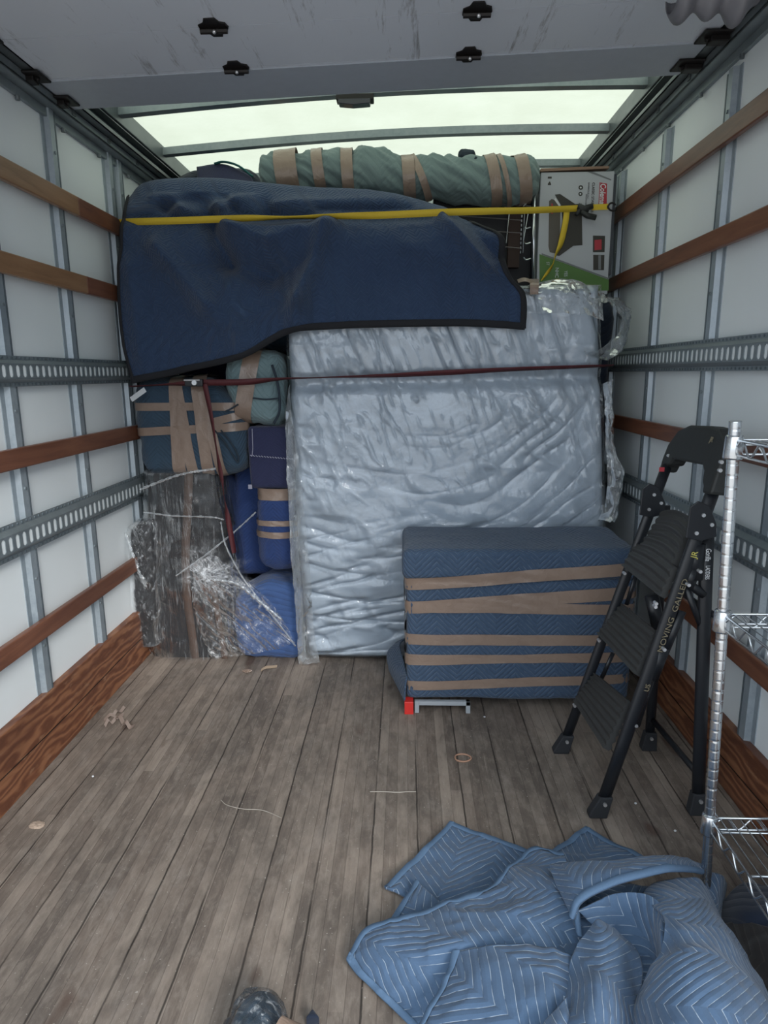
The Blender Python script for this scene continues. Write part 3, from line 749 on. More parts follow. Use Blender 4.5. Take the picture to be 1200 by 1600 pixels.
# ================================================================== MATTRESS
MY = 2.985       # front face depth
t = thing('mattress', 'pale blue-grey mattress standing upright in a clear plastic bag', 'mattress', (0.33, 3.1, 0))
pts_l = [(448, 530), (450, 600), (455, 700), (463, 850), (478, 1000), (484, 1036)]
zs_l = [P(a, b, y=MY)[2] for a, b in pts_l]; xs_l = [P(a, b, y=MY)[0] for a, b in pts_l]
def xleft(z): return np.interp(-z, [-q for q in zs_l], xs_l)
def xright(z): return np.interp(z, [0, 0.74, 1.3, 1.6], [1.07, 1.03, 0.985, 0.955])
ZT = 1.745
def matt_front(nu, nv, film_off=0.0, seed=0):
    U, V = np.meshgrid(np.linspace(0, 1, nu), np.linspace(0, 1, nv))
    z = 0.004 + V * (ZT - 0.004); xl = xleft(z); xr = xright(z)
    x = xl + U * (xr - xl)
    # rounded borders
    ed = np.minimum(np.minimum(U, 1 - U) * 1.45, np.minimum(V, 1 - V) * ZT)
    rnd = 0.05 * (1 - np.sqrt(np.clip(1 - (1 - np.clip(ed / 0.06, 0, 1)) ** 2, 0, 1)))
    y = MY + rnd
    y = y - 0.018 * np.sin(PI * U) * np.sin(PI * V) ** 0.5
    zs = 1.325 + 0.03 * U                                   # strap pinch
    y = y + 0.026 * np.exp(-((z - zs) / 0.035) ** 2) + 0.012 * np.exp(-((z - zs) / 0.12) ** 2)
    # arc folds below the strap, centred upper left
    cx, cz = 0.10, 1.62
    r = np.sqrt(((x - cx) / 1.05) ** 2 + (z - cz) ** 2); th = np.arctan2(z - cz, x - cx)
    wl_ = np.clip((r - 0.38) / 0.3, 0, 1) * np.clip((zs - 0.04 - z) / 0.1, 0, 1)
    arc = np.maximum(0, ridged(r * 8 + 0.5 * fbm(x * 2, z * 2, seed), th * 1.0 + seed, 3.1, 1)) ** 2.2 + 0.9 * np.maximum(0, ridged(r * 19 + 0.8 * fbm(x * 2, z * 2, 4 + seed), th * 1.6 + seed, 7.1, 1)) ** 3
    y = y + 0.008 * arc * wl_ * (0.5 + 0.7 * np.clip(fbm(x * 3, z * 3, 5 + seed) + 0.5, 0, 1))
    lo = np.maximum(0, ridged(x * 3 + z * 2.3, z * 15 - x * 4, 1.7 + seed, 2)) ** 2.5
    y = y + 0.005 * lo * np.clip((0.75 - z) / 0.3, 0, 1)
    hi = np.maximum(0, ridged(x * 14 + z * 6, z * 2.0, 8.7 + seed, 2)) ** 2.5
    y = y + 0.005 * hi * np.clip((z - zs + 0.02) / 0.05, 0, 1)
    y = y + 0.006 * fbm(x * 5, z * 5, seed + 2.2, 3)
    if film_off:
        y = y - film_off - 0.003 * (1 + fbm(x * 9, z * 9, 4.4, 2)) - 0.003 * np.maximum(0, ridged(x * 7 + z * 3, z * 9, 2.2)) ** 2
        crk = np.maximum(0, ridged(x * 26 + 8 * z, z * 10 + 5 * x, 9.1, 2)) ** 4
        y = y - 0.0055 * crk * np.exp(-np.abs(z - zs) / 0.35)
    return np.stack([x, y, z], -1)
A = matt_front(300, 340)
g = G()
B = A.copy(); B[..., 1] = 3.22
g.grid(A)
ring = np.concatenate([A[0], A[1:, -1], A[-1, ::-1][1:], A[::-1, 0][1:-1]]); rb = ring.copy(); rb[:, 1] = 3.22
g.grid(np.stack([ring, rb], 0), cu=True); 
g.grid(np.array([[B[0, 0], B[0, -1]], [B[-1, 0], B[-1, -1]]]))
g.build('mattress_body', MT['matt'], t, smooth=True, weld=True)
g = G(); Af = matt_front(420, 460, film_off=0.010)
Af[..., 0] += (Af[..., 0] - 0.3) * 0.012
g.grid(Af); g.build('plastic_bag', MT['film_matt'], t, smooth=True)
# loose edges of the bag: left skirt
def crumple(ctrl, nr, nc, amp, fr, seed):
    A = sheet(ctrl, nr, nc); N = gnormal(A)
    A = A + N * (amp * fbm(A[..., 0] * fr, A[..., 1] * fr + seed, A[..., 2] * fr, 3) + amp * 0.8 * np.maximum(0, ridged(A[..., 0] * fr, A[..., 1] * fr + seed, A[..., 2] * fr * 0.6)) ** 2)[..., None]
    return A
def PY(l, y): return [P(a, b, y=y) if len((a, b)) == 2 else None for a, b in l]
lc = [[P(452, 600, y=2.97), P(446, 640, y=2.93), P(455, 640, y=2.96)], [P(460, 720, y=2.96), P(448, 740, y=2.92), P(470, 740, y=2.95)],
      [P(466, 860, y=2.96), P(457, 900, y=2.9), P(485, 900, y=2.95)], [P(474, 960, y=2.95), P(464, 985, y=2.92), P(490, 980, y=2.95)], [P(478, 1030, y=2.95), P(466, 1038, y=2.93), P(500, 1036, y=2.93)]]
G().grid(crumple(lc, 80, 24, 0.006, 22, 1)).build('plastic_skirt', MT['film_loose'], t, smooth=True)
# right side billow: loop above the strap and loose bag below it
pl = [(938, 462), (968, 468), (985, 487), (984, 512), (972, 540), (950, 556), (925, 560)]
ctr = [[P(a, b, y=3.05 + 0.02 * math.sin(k)) + np.array([-0.035, 0.06, 0.0]), P(a, b, y=3.0), P(a - 14, b + (8 if k < 3 else -10), y=2.93)] for k, (a, b) in enumerate(pl)]
G().grid(crumple(ctr, 90, 26, 0.012, 16, 2)).build('plastic_loop', MT['film_loose'], t, smooth=True)
ctr = [[P(940, 600, y=3.0), P(958, 592, y=2.95), P(950, 600, y=3.12)], [P(945, 640, y=2.97), P(957, 640, y=2.94), P(955, 645, y=3.12)], [P(946, 690, y=2.97), P(958, 690, y=2.97), P(955, 690, y=3.12)],
       [P(948, 740, y=2.97), P(974, 745, y=2.93), P(962, 750, y=3.1)], [P(944, 790, y=2.98), P(962, 805, y=2.94), P(960, 800, y=3.1)], [P(930, 812, y=2.97), P(955, 815, y=2.9), P(958, 812, y=3.05)]]
G().grid(crumple(ctr, 90, 26, 0.010, 16, 3)).build('plastic_edge', MT['film_loose'], t, smooth=True)
ctr = [[P(818, 446, y=3.16), P(860, 438, y=3.18), P(905, 440, y=3.18), P(936, 458, y=3.12)], [P(818, 452, y=2.99), P(862, 442, y=3.0), P(905, 446, y=3.0), P(942, 470, y=3.0)], [P(818, 490, y=2.955), P(862, 490, y=2.95), P(905, 490, y=2.95), P(944, 500, y=2.96)]]
G().grid(crumple(ctr, 50, 60, 0.007, 18, 5)).build('plastic_top', MT['film_loose'], t, smooth=True)
ctr = [[P(828, 436, y=3.05), P(842, 436, y=3.05)], [P(828, 444, y=2.965), P(842, 444, y=2.965)], [P(828, 460, y=2.95), P(841, 460, y=2.95)]]
G().grid(sheet(ctr, 10, 6)).build('tape_patch', MT['tape'], t, solid=0.001)
ctr = [[P(808, 437, y=3.0), P(820, 434, y=3.0), P(836, 440, y=3.0)], [P(810, 442, y=2.97), P(822, 440, y=2.97), P(836, 446, y=2.97)]]
G().grid(sheet(ctr, 6, 10)).build('tape_patch', MT['tape'], t, solid=0.001)

# ================================================================== HIDDEN LOAD that carries the top items
g = soft_box((0.765, 3.75, 0.86), (0.74, 0.76, 1.72), 0.05, 20, 0.006, 5, 3)
tag(g.build('wrapped_cabinet', MT['q_midnight'], smooth=True, weld=True), 'tall midnight-blue wrapped cabinet behind the mattress, seen in the gap at the right wall', 'cabinet')
g = soft_box((-0.41, 3.50, 1.80), (1.34, 0.44, 0.65), 0.07, 22, 0.01, 5, 5)
tag(g.build('wrapped_crate', MT['q_slate'], smooth=True, weld=True), 'slate-wrapped crate under the draped navy blanket', 'crate')
g = soft_box((-0.68, 3.74, 0.725), (0.84, 0.46, 1.45), 0.05, 20, 0.008, 5, 6)
tag(g.build('wrapped_dresser', MT['q_navy'], smooth=True, weld=True), 'navy-wrapped dresser at the back behind the left-hand bundles', 'dresser')

# ================================================================== LEFT PILE
def pbox(px0, px1, py0, py1, y, depth):
    a = P(px0, py0, y=y); b = P(px1, py1, y=y)
    xl = P((px0), (py0 + py1) / 2, y=y)[0]; xr = P(px1, (py0 + py1) / 2, y=y)[0]
    return (np.array([(xl + xr) / 2, y + depth / 2, (a[2] + b[2]) / 2]), (xr - xl, depth, abs(a[2] - b[2])))
# bundle with the tape cross
t = thing('wrapped_bundle', 'dark slate blanket bundle with crossed brown tape bands against the left wall', 'bundle', (-0.88, 3.2, 0.93), 'blanket bundles in the left-hand pile')
c, s_ = pbox(207, 384, 590, 742, 3.02, 0.42)
def shp(p, h):
    q = p.copy(); f = np.clip((p[..., 0] / h[0] - 0.2) / 0.8, 0, 1)
    q[..., 2] = p[..., 2] - 0.05 * f * np.clip(p[..., 2] / h[2], 0, 1) * 2.4 * (0.4 + f)
    q[..., 1] = p[..., 1] - 0.02 * np.sin(p[..., 0] * 9) * (p[..., 1] < 0); return q
g = soft_box(c, s_, 0.07, 44, 0.012, 7, 2, shape=shp)
body = g.build('blanket_wrap', MT['q_slate'], t, smooth=True, weld=True); bv = g.bvh()
cc = np.array(c)
tp = lambda px, py, n_, w, seed=0, par=None, up=(0, -1, 0.001), arc=(-100, 100), bvh=None, cen=None, **k: \
    tape_ring(bvh or bv, np.array([P(px, py, y=(cen if cen is not None else cc)[1] - 0.0)[0] if abs(n_[0]) > 0.5 else (cen if cen is not None else cc)[0], (cen if cen is not None else cc)[1], P(px, py, y=3.02)[2] if abs(n_[2]) > 0.5 else (cen if cen is not None else cc)[2]]), n_, up, w, seed=seed, arc=arc, **k).build('tape_band', MT['tape'], par or t, smooth=True)
def vband(px_top, px_bot, w, seed):
    a = P(px_top, 610, y=3.02); b = P(px_bot, 730, y=3.02); m_ = (a + b) / 2
    n_ = nrm(np.cross(a - b, (0, 1, 0)))
    tape_ring(bv, (m_[0], cc[1], m_[2]), n_, (0, -1, 0), w, arc=(-95, 95), seed=seed).build('tape_band', MT['tape'], t, smooth=True)
def hband(py_l, py_r, w, seed, arc=(-80, 62)):
    a = P(212, py_l, y=3.02); b = P(350, py_r, y=3.02); m_ = (a + b) / 2
    n_ = nrm(np.cross(b - a, (0, 1, 0)))
    tape_ring(bv, (cc[0], cc[1], np.interp(cc[0], [a[0], b[0]], [a[2], b[2]])), n_, (0, -1, 0), w, arc=arc, seed=seed).build('tape_band', MT['tape'], t, smooth=True)
hband(636, 635, 0.036, 1); hband(676, 668, 0.038, 2); hband(690, 655, 0.034, 3, (20, 62))
vband(273, 280, 0.062, 4); vband(276, 300, 0.050, 5); vband(310, 325, 0.056, 6); vband(318, 345, 0.045, 7)
pts = [P(a, b, y=2.99) for a, b in ((335, 672), (350, 690), (362, 708), (371, 722), (372, 712), (360, 690), (345, 672))]
G().tube(catmull(np.array(pts), np.linspace(0, 1, 30)), 0.0035, 6).build('seam_cord', MT['cord'], t, smooth=True)
# paper tag
ctr = [[P(203, 621, y=2.965), P(225, 605, y=2.96)], [P(207, 628, y=2.962), P(229, 612, y=2.957)]]
tag(G().grid(sheet(ctr, 4, 8)).build('paper_tag', MT['white'], solid=0.0015), 'small white paper tag above the taped bundle at the left wall', 'tag')

# teal bundle
t = thing('wrapped_bundle', 'light teal blanket bundle with one upright tape band, tucked under the navy blanket hem', 'bundle', (-0.57, 3.1, 1.15), 'blanket bundles in the left-hand pile')
c, s_ = pbox(351, 441, 548, 663, 2.99, 0.30); cc2 = c
def shp2(p, h):
    q = p.copy(); q[..., 2] += 0.03 * (p[..., 0] / h[0]) * (p[..., 2] < 0) * -1; return q
g = soft_box(c, s_, 0.075, 40, 0.012, 9, 8, shape=shp2); bv2 = g.bvh()
g.build('blanket_wrap', MT['q_teal2'], t, smooth=True, weld=True)
a = P(388, 590, y=2.99); b = P(378, 655, y=2.99)
tape_ring(bv2, ((a + b) / 2)[0:1].tolist() + [c[1], ((a + b) / 2)[2]], nrm(np.cross(a - b, (0, 1, 0))), (0, -1, 0), 0.075, arc=(-100, 100)).build('tape_band', MT['tape'], t, smooth=True)
def cordline(pl, y, r=0.004, mat='cord', par=None, nm='seam_cord'):
    G().tube(catmull(np.array([P(a, b, y=y) for a, b in pl]), np.linspace(0, 1, 30)), r, 6).build(nm, MT[mat], par or t, smooth=True)
cordline([(395, 622), (415, 624), (438, 622)], 2.975)
cordline([(352, 643), (362, 638), (372, 632)], 2.972)
cordline([(425, 570), (434, 600), (437, 640), (428, 662)], 2.975, 0.006)
# navy folded blanket
t = thing('folded_blanket', 'navy folded blanket with a pale dashed seam, below the teal bundle', 'blanket', (-0.5, 3.1, 0.85))
c, s_ = pbox(388, 462, 667, 764, 3.0, 0.30)
g = soft_box(c, s_, 0.022, 20, 0.004, 6, 4); g.build('blanket_fold', MT['q_navy'], t, smooth=True, weld=True)
g = G()
for k in range(16):
    a = P(391 + k * 4.3, 711 + 0.35 * k, y=2.992); b = P(394 + k * 4.3, 713 + 0.35 * k, y=2.992); g.tube([a, b], 0.0022, 5)
o = g.build('seam_stitches', MT['thread'], t)
G().tube([P(394, 670, y=2.992), P(395, 700, y=2.992), P(394, 712, y=2.992)], 0.0018, 5).build('seam_thread', MT['thread'], t)
G().box(P(388, 764, y=2.985), P(394, 757, y=2.99)).build('seam_knot', MT['thread'], t)
# blue roll with tapes
t = thing('wrapped_roll', 'royal blue upright blanket roll with tape round its top and middle, beside the mattress', 'bundle', (-0.5, 3.1, 0.44), 'blanket bundles in the left-hand pile')
a = P(401, 768, y=2.98); b = P(460, 896, y=2.98); cx_ = P(430, 830, y=2.98)[0]
g = soft_box((cx_, 3.09, (a[2] + b[2]) / 2), (0.20, 0.20, a[2] - b[2]), 0.085, 34, 0.008, 10, 9); bv3 = g.bvh()
g.build('blanket_wrap', MT['q_royal'], t, smooth=True, weld=True)
for py_, w_ in ((775, 0.055), (820, 0.026), (838, 0.030)):
    z_ = P(432, py_, y=2.99)[2]
    tape_ring(bv3, (cx_, 3.09, z_), (0.02, 0.05, 1), (0, -1, 0), w_, arc=(-120, 120), seed=py_).build('tape_band', MT['tape'], t, smooth=True)
# tall blue one behind and bright blue one on the floor
g = soft_box((P(384, 810, y=3.18)[0] + 0.035, 3.285, 0.655), (0.20, 0.17, 0.58), 0.05, 30, 0.008, 6, 12, R=roty(0.06))
tag(g.build('wrapped_bundle', MT['q_royal'], smooth=True, weld=True), 'plain royal blue padded bundle behind the hanging red strap tail', 'bundle', 'blanket bundles in the left-hand pile')
a = P(371, 1040, y=2.99)[0]; b = P(468, 1000, y=2.99)[0]
def shp3(p, h):
    q = p.copy(); up = np.clip(p[..., 2] / h[2], 0, 1)
    q[..., 2] -= 0.06 * up * np.abs(p[..., 0] / h[0]) ** 1.5 + 0.05 * up * (-p[..., 0] / h[0] + 1) / 2
    q[..., 0] += 0.01 * up; return q
g = soft_box(((a + b) / 2, 3.13, 0.215), (b - a, 0.28, 0.42), 0.045, 40, 0.010, 7, 13, shape=shp3)
tag(g.build('wrapped_bundle', MT['q_royal2'], smooth=True, weld=True), 'bright blue padded bundle standing on the floor between wrapped chair and mattress', 'bundle', 'blanket bundles in the left-hand pile')

# stretch-wrapped chair
t = thing('wrapped_chair', 'charcoal upholstered chair bound in shiny clear stretch wrap, on the floor by the left wall', 'chair', (-0.95, 3.1, 0))
def loft(sec, y0, depth, n=48, m=60, e=4.5, amp=0.006, fr=8, seed=0, grow=0.0, crk=0.0):
    """sec: list of (py, pxL, pxR) at depth y0; closed stack of rounded-rectangle rings"""
    zs = np.array([P(600, s[0], y=y0)[2] for s in sec]); 
    xl = np.array([P(s[1], s[0], y=y0)[0] for s in sec]); xr = np.array([P(s[2], s[0], y=y0)[0] for s in sec])
    yo = np.array([s[3] if len(s) > 3 else 0 for s in sec])
    o = np.argsort(zs); zs, xl, xr, yo = zs[o], xl[o], xr[o], yo[o]
    zz = np.linspace(zs[0], zs[-1], m); L_ = np.interp(zz, zs, xl) - grow; R_ = np.interp(zz, zs, xr) + grow; Y0 = y0 + np.interp(zz, zs, yo) - grow; Y1 = y0 + depth + grow
    for _ in range(2):
        for q in (L_, R_, Y0): q[1:-1] = (q[:-2] + 2 * q[1:-1] + q[2:]) / 4
    rings = []
    for k in range(m):
        t_ = np.linspace(0, 2 * PI, n, endpoint=False); c_, s2 = np.cos(t_), np.sin(t_)
        x = (L_[k] + R_[k]) / 2 + (R_[k] - L_[k]) / 2 * np.sign(c_) * np.abs(c_) ** (2 / e); y = (Y0[k] + Y1) / 2 + (Y1 - Y0[k]) / 2 * np.sign(s2) * np.abs(s2) ** (2 / e)
        rings.append(np.stack([x, y, np.full(n, zz[k])], -1))
    A = np.array(rings)
    cen = A.mean(1, keepdims=True); d = nrm((A - cen) * np.array([1, 1, 0]))
    ns = amp * fbm(A[..., 0] * fr, A[..., 1] * fr, A[..., 2] * fr + seed, 3)
    if crk: ns = ns + crk * np.maximum(0, ridged(A[..., 0] * 26, A[..., 1] * 26, A[..., 2] * 3.5 + seed, 2)) ** 2
    A = A + d * ns[..., None]
    for k, sc in ((0, 0.80), (1, 0.93), (2, 0.98)):
        A[-1 - k] = cen[-1 - k] + (A[-1 - k] - cen[-1 - k]) * sc
    A = A[:, ::-1]
    g = G(); g.grid(A, cu=True)
    for r, dz in ((A[0], -0.0), (A[-1], 0.004)):
        V = np.vstack([r, r.mean(0) + [0, 0, dz]]); n_ = len(r)
        g.add(V, [((i + 1) % n_, i, n_) if r is A[0] else (i, (i + 1) % n_, n_) for i in range(n_)])
    return g
main = [(1041, 236, 366), (1000, 222, 367), (950, 214, 368), (900, 214, 366), (850, 218, 358), (800, 221, 350), (760, 219, 344), (735, 220, 338)]
arm = [(1012, 222, 252), (990, 210, 250), (940, 204, 250), (890, 201, 250), (850, 198, 250), (825, 202, 245), (814, 214, 240)]
arm = [(a_, b_ - 1, c_ - 8) for a_, b_, c_ in arm]
g = loft(main, 3.01, 0.34, amp=0.008, seed=1); bm_ch = g.bvh(); g.build('chair_back', MT['upholstery'], t, smooth=True)
g = loft(arm, 2.965, 0.20, amp=0.006, seed=2); g.build('armrest', MT['upholstery'], t, smooth=True)
dark_tape = plain('tape under film', (0.10, 0.065, 0.05), 0.5)
pts = [(295, 740, 2), (293, 800, 2), (290, 860, 0), (292, 930, 0), (300, 990, 0), (306, 1035, 0)]
a = ribbon([P(p[0], p[1], y=3.000) for p in pts], (1, 0, 0), 0.04, n=30); a.build('tape_band', dark_tape, t, smooth=True)
a = ribbon([P(p[0], p[1], y=2.998) for p in ((330, 900), (340, 960), (352, 1035))], (1, 0, 0), 0.03, n=20); a.build('tape_band', dark_tape, t, smooth=True)
g = loft(main, 3.0, 0.36, n=150, m=220, amp=0.010, seed=5, grow=0.010, crk=0.007, e=4); g.build('stretch_wrap', MT['film_wrap'], t, smooth=True)
g = loft(arm, 2.957, 0.215, n=70, m=120, amp=0.006, seed=6, grow=0.007, crk=0.006, e=4); g.build('stretch_wrap', MT['film_diag'], t, smooth=True)
# film pulled out over the blue bundle, and rope-like twists of film
ctr = [[P(300, 880, y=2.975), P(335, 868, y=2.965), P(352, 880, y=2.975)], [P(300, 930, y=2.965), P(350, 905, y=2.925), P(395, 915, y=2.95)], [P(310, 980, y=2.965), P(380, 960, y=2.935), P(430, 950, y=2.955)], [P(330, 1030, y=2.97), P(410, 1020, y=2.95), P(462, 1005, y=2.965)]]
A = sheet(ctr, 110, 110); N = gnormal(A)
ddx = A[..., 0] * 0.7 + A[..., 2] * 0.7; dd2 = A[..., 0] * 0.7 - A[..., 2] * 0.7
A = A + N * (0.010 * np.maximum(0, ridged(ddx * 30, dd2 * 4, 1.1, 2)) ** 2 + 0.004 * fbm(A[..., 0] * 20, A[..., 2] * 20, 1))[..., None]
G().grid(A).build('stretch_wrap', MT['film_diag'], t, smooth=True)
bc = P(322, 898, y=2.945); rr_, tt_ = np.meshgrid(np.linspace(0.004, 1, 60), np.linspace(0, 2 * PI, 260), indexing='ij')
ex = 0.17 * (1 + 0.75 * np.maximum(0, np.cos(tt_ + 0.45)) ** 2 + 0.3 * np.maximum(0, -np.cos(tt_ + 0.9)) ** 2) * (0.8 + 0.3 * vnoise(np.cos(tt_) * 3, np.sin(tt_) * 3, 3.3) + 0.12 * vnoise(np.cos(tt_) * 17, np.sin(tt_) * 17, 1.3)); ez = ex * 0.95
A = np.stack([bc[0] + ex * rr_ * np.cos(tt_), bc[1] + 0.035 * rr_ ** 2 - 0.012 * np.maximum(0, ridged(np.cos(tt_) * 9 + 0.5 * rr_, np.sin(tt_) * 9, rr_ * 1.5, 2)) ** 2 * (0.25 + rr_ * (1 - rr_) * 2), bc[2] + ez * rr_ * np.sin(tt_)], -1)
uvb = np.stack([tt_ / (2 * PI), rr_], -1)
mb = Mat('stretch wrap painted glare'); u_ = mb.sep(mb.uv())  # glare on the crumpled film painted as white, fading outwards by UV radius
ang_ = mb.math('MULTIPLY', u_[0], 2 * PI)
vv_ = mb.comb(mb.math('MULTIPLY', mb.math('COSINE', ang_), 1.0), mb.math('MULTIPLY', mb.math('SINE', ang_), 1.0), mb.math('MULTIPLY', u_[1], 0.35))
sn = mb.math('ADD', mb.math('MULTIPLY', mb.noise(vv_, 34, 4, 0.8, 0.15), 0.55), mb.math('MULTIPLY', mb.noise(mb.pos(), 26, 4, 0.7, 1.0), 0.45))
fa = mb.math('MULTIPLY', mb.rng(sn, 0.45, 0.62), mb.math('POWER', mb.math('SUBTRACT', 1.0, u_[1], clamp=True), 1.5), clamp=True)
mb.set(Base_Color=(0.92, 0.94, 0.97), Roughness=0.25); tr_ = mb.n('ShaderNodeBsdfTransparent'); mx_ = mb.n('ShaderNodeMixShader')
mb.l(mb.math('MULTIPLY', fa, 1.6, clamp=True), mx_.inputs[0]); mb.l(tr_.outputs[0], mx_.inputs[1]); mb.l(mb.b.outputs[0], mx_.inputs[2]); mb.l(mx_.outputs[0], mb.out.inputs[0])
g = G(); g.grid(A, uvb); g.build('stretch_wrap', mb.m, t, smooth=True, label='crumple of film with its white glare painted on')
def twist(pl, y, r, nm='film_twist', amp=0.5, seed=1):
    p = catmull(np.array([P(a, b, y=y) if len(q) == 2 else P(a, b, y=q[2]) for q in pl for a, b in [q[:2]]]), np.linspace(0, 1, 60))
    rr = r * (1 + amp * np.sin(np.arange(60) * 1.7 + seed) * np.sin(np.arange(60) * 0.6))
    G().tube(p, rr, 8).build(nm, MT['film_loose'], t, smooth=True)
twist([(196, 832), (204, 856), (212, 880), (220, 900), (226, 905)], 2.94, 0.007)
twist([(218, 765, 2.98), (280, 742, 2.975), (338, 732, 2.97)], 2.975, 0.006)
twist([(224, 800), (270, 806), (330, 808), (350, 812)], 2.970, 0.004)
twist([(275, 900), (320, 868), (365, 832), (400, 800)], 2.95, 0.004)
twist([(345, 815), (352, 850), (372, 890), (392, 920), (440, 980), (462, 1010)], 2.935, 0.004)
twist([(330, 905), (370, 912), (400, 935), (440, 968)], 2.93, 0.009, amp=0.7, seed=3)

# ================================================================== DRAPED NAVY BLANKET
hem = [(207, 597), (300, 579), (385, 558), (452, 521), (540, 511), (640, 509), (735, 508), (820, 513)]
strapl = [(190, 345), (262, 343), (345, 341), (435, 340), (530, 338), (620, 336), (690, 340), (757, 356)]
ridge = [(200, 310), (232, 285), (322, 279), (402, 285), (490, 293), (580, 297), (655, 312), (727, 338)]
left = [(189, 385), (187, 430), (189, 480), (196, 540)]
right = [(785, 372), (787, 405), (797, 433), (819, 462)]
rows = []
rows.append([P(a, b, y=3.27) + np.array([0, 0, -0.07]) for a, b in ridge])
rows.append([P(a, b, y=3.215) + np.array([0, 0, -0.015]) for a, b in ridge])
rows.append([P(a, b, y=3.11) for a, b in ridge])
rows.append([P(a, b, y=3.02) for a, b in [(lerp(p[0], q[0], .5), lerp(p[1], q[1], .5)) for p, q in zip(ridge, strapl)]])
rows.append([P(a, b, y=2.985) for a, b in strapl])
for k in range(4):
    r_ = []
    for j in range(8):
        u = j / 7
        f = (k + 1) / 5
        mx, my = lerp(strapl[j][0], hem[j][0], f), lerp(strapl[j][1], hem[j][1], f)
        # blend to edges
        wl2 = max(0, 1 - u * 3); wr2 = max(0, (u - 0.66) * 3)
        ex = lerp(strapl[0][0], hem[0][0], f); er = lerp(strapl[7][0], hem[7][0], f); erY = lerp(strapl[7][1], hem[7][1], f)
        mx += wl2 * (left[k][0] - ex) + wr2 * (right[k][0] - er); my += wr2 * (right[k][1] - erY)
        r_.append(P(mx, my, y=2.935 - (0.012 if 0.2 < u else -0.04 * (1 - u / 0.2))))
    rows.append(r_)
rows.append([P(a, b, y=2.925 if j > 1 else 2.955) for j, (a, b) in enumerate(hem)])
A = sheet(rows, 190, 220)
def to_px(A):
    d = A - CAM; zc_ = d @ FWD; return 600 + F * (d @ RGT) / zc_, 800 - F * (d @ UPV) / zc_
px_, py_ = to_px(A)
def fold(x0, y0, x1, y1, amp, w):
    dx, dy = x1 - x0, y1 - y0; L2 = dx * dx + dy * dy; tt = ((px_ - x0) * dx + (py_ - y0) * dy) / L2
    tc_ = np.clip(tt, 0, 1); dist = np.hypot(px_ - x0 - tc_ * dx, py_ - y0 - tc_ * dy)
    return amp * (0.55 * np.exp(-(dist / w) ** 2) + 0.6 * np.exp(-np.sqrt((dist / w) ** 2 + 0.01)))
D = 0
D = D + fold(510, 352, 468, 470, 0.030, 16) + fold(468, 470, 460, 500, 0.02, 18) + fold(250, 388, 330, 480, 0.026, 18) + fold(330, 480, 380, 520, 0.015, 25)
D = D - fold(325, 352, 350, 405, 0.035, 15) - fold(350, 405, 420, 425, 0.025, 24) - fold(420, 428, 500, 395, 0.015, 22)
D = D + fold(345, 350, 420, 375, 0.018, 12) + fold(430, 370, 520, 352, 0.014, 12) + fold(690, 340, 760, 420, 0.028, 12) - fold(720, 335, 780, 400, 0.012, 10)
D = D + fold(640, 390, 700, 400, 0.012, 18) + fold(400, 540, 300, 575, 0.012, 22) - fold(560, 440, 720, 440, 0.010, 30) + fold(205, 420, 225, 560, 0.014, 18)
D = D + fold(265, 300, 290, 330, 0.03, 14) - fold(300, 300, 330, 330, 0.03, 16) + fold(385, 300, 350, 332, 0.028, 16) - fold(405, 300, 420, 330, 0.02, 15) + fold(440, 298, 480, 320, 0.014, 18)
D = D + fold(240, 305, 300, 292, 0.03, 9) - fold(255, 322, 320, 300, 0.03, 9) + fold(330, 325, 400, 300, 0.028, 10) - fold(345, 300, 365, 325, 0.03, 9) - fold(500, 325, 640, 322, 0.016, 9) + fold(430, 318, 620, 306, 0.014, 8) + fold(360, 355, 470, 358, 0.012, 8)
vv = np.linspace(0, 1, A.shape[0])[:, None]
front = np.clip((py_ - 300) / 30, 0, 1)
D = 2.3 * D * front + (0.006 * fbm(px_ / 60, py_ / 60, 1.3, 3) + 0.004 * np.maximum(0, ridged(px_ / 50, py_ / 28, 7.0)) * (px_ > 560)) * np.clip(vv * 4, 0, 1)
D = D - 0.018 * np.exp(-((py_ - 340) / 9) ** 2)
A = A + np.stack([0 * D, -D, 0.10 * D], -1)
A[..., 0] = np.maximum(A[..., 0], -1.150)
N = gnormal(A)
if N[100, 100][1] > 0: N = -N
t = thing('moving_blanket', 'large navy quilted blanket with black binding draped over the top of the load', 'blanket', (-0.3, 3.0, 1.35))
g = G(); g.grid(A, arcuv(A)); g.build('quilted_cloth', MT['q_drape'], t, smooth=True, solid=0.007, soff=-1 if np.cross(A[100, 101] - A[100, 100], A[101, 100] - A[100, 100])[1] < 0 else 1)
g = G()
g.grid(binding(A, N, 'bottom', 0.024, 0.009)); g.grid(binding(A[60:], N[60:], 'right', 0.020, 0.009)); g.grid(binding(A[40:], N[40:], 'left', 0.014, 0.009))
g.build('edge_binding', MT['bind_black'], t, smooth=True)
# hump behind
t = thing('folded_blanket', 'dark blanket hump with a teal edge, behind the draped navy blanket at the roof', 'blanket', (-0.7, 3.75, 2.05))
g = soft_box((P(345, 285, y=3.78)[0], 3.80, P(345, 300, y=3.78)[2] - 0.03), (0.50, 0.30, 0.26), 0.125, 26, 0.012, 6, 21)
g.build('blanket_fold', MT['q_midnight'], t, smooth=True, weld=True)
G().tube(catmull(np.array([P(a, b, y=3.63) for a, b in ((335, 256), (350, 253), (372, 259), (395, 276))]), np.linspace(0, 1, 24)), 0.011, 8, sq=0.5).build('edge_binding', plain('teal binding', (0.02, 0.13, 0.13), 0.8), t, smooth=True)
ctr = [[P(308, 262, y=3.66), P(350, 258, y=3.64), P(392, 276, y=3.66)], [P(308, 285, y=3.60), P(350, 282, y=3.58), P(400, 296, y=3.60)], [P(300, 305, y=3.55), P(350, 305, y=3.54), P(400, 305, y=3.55)]]
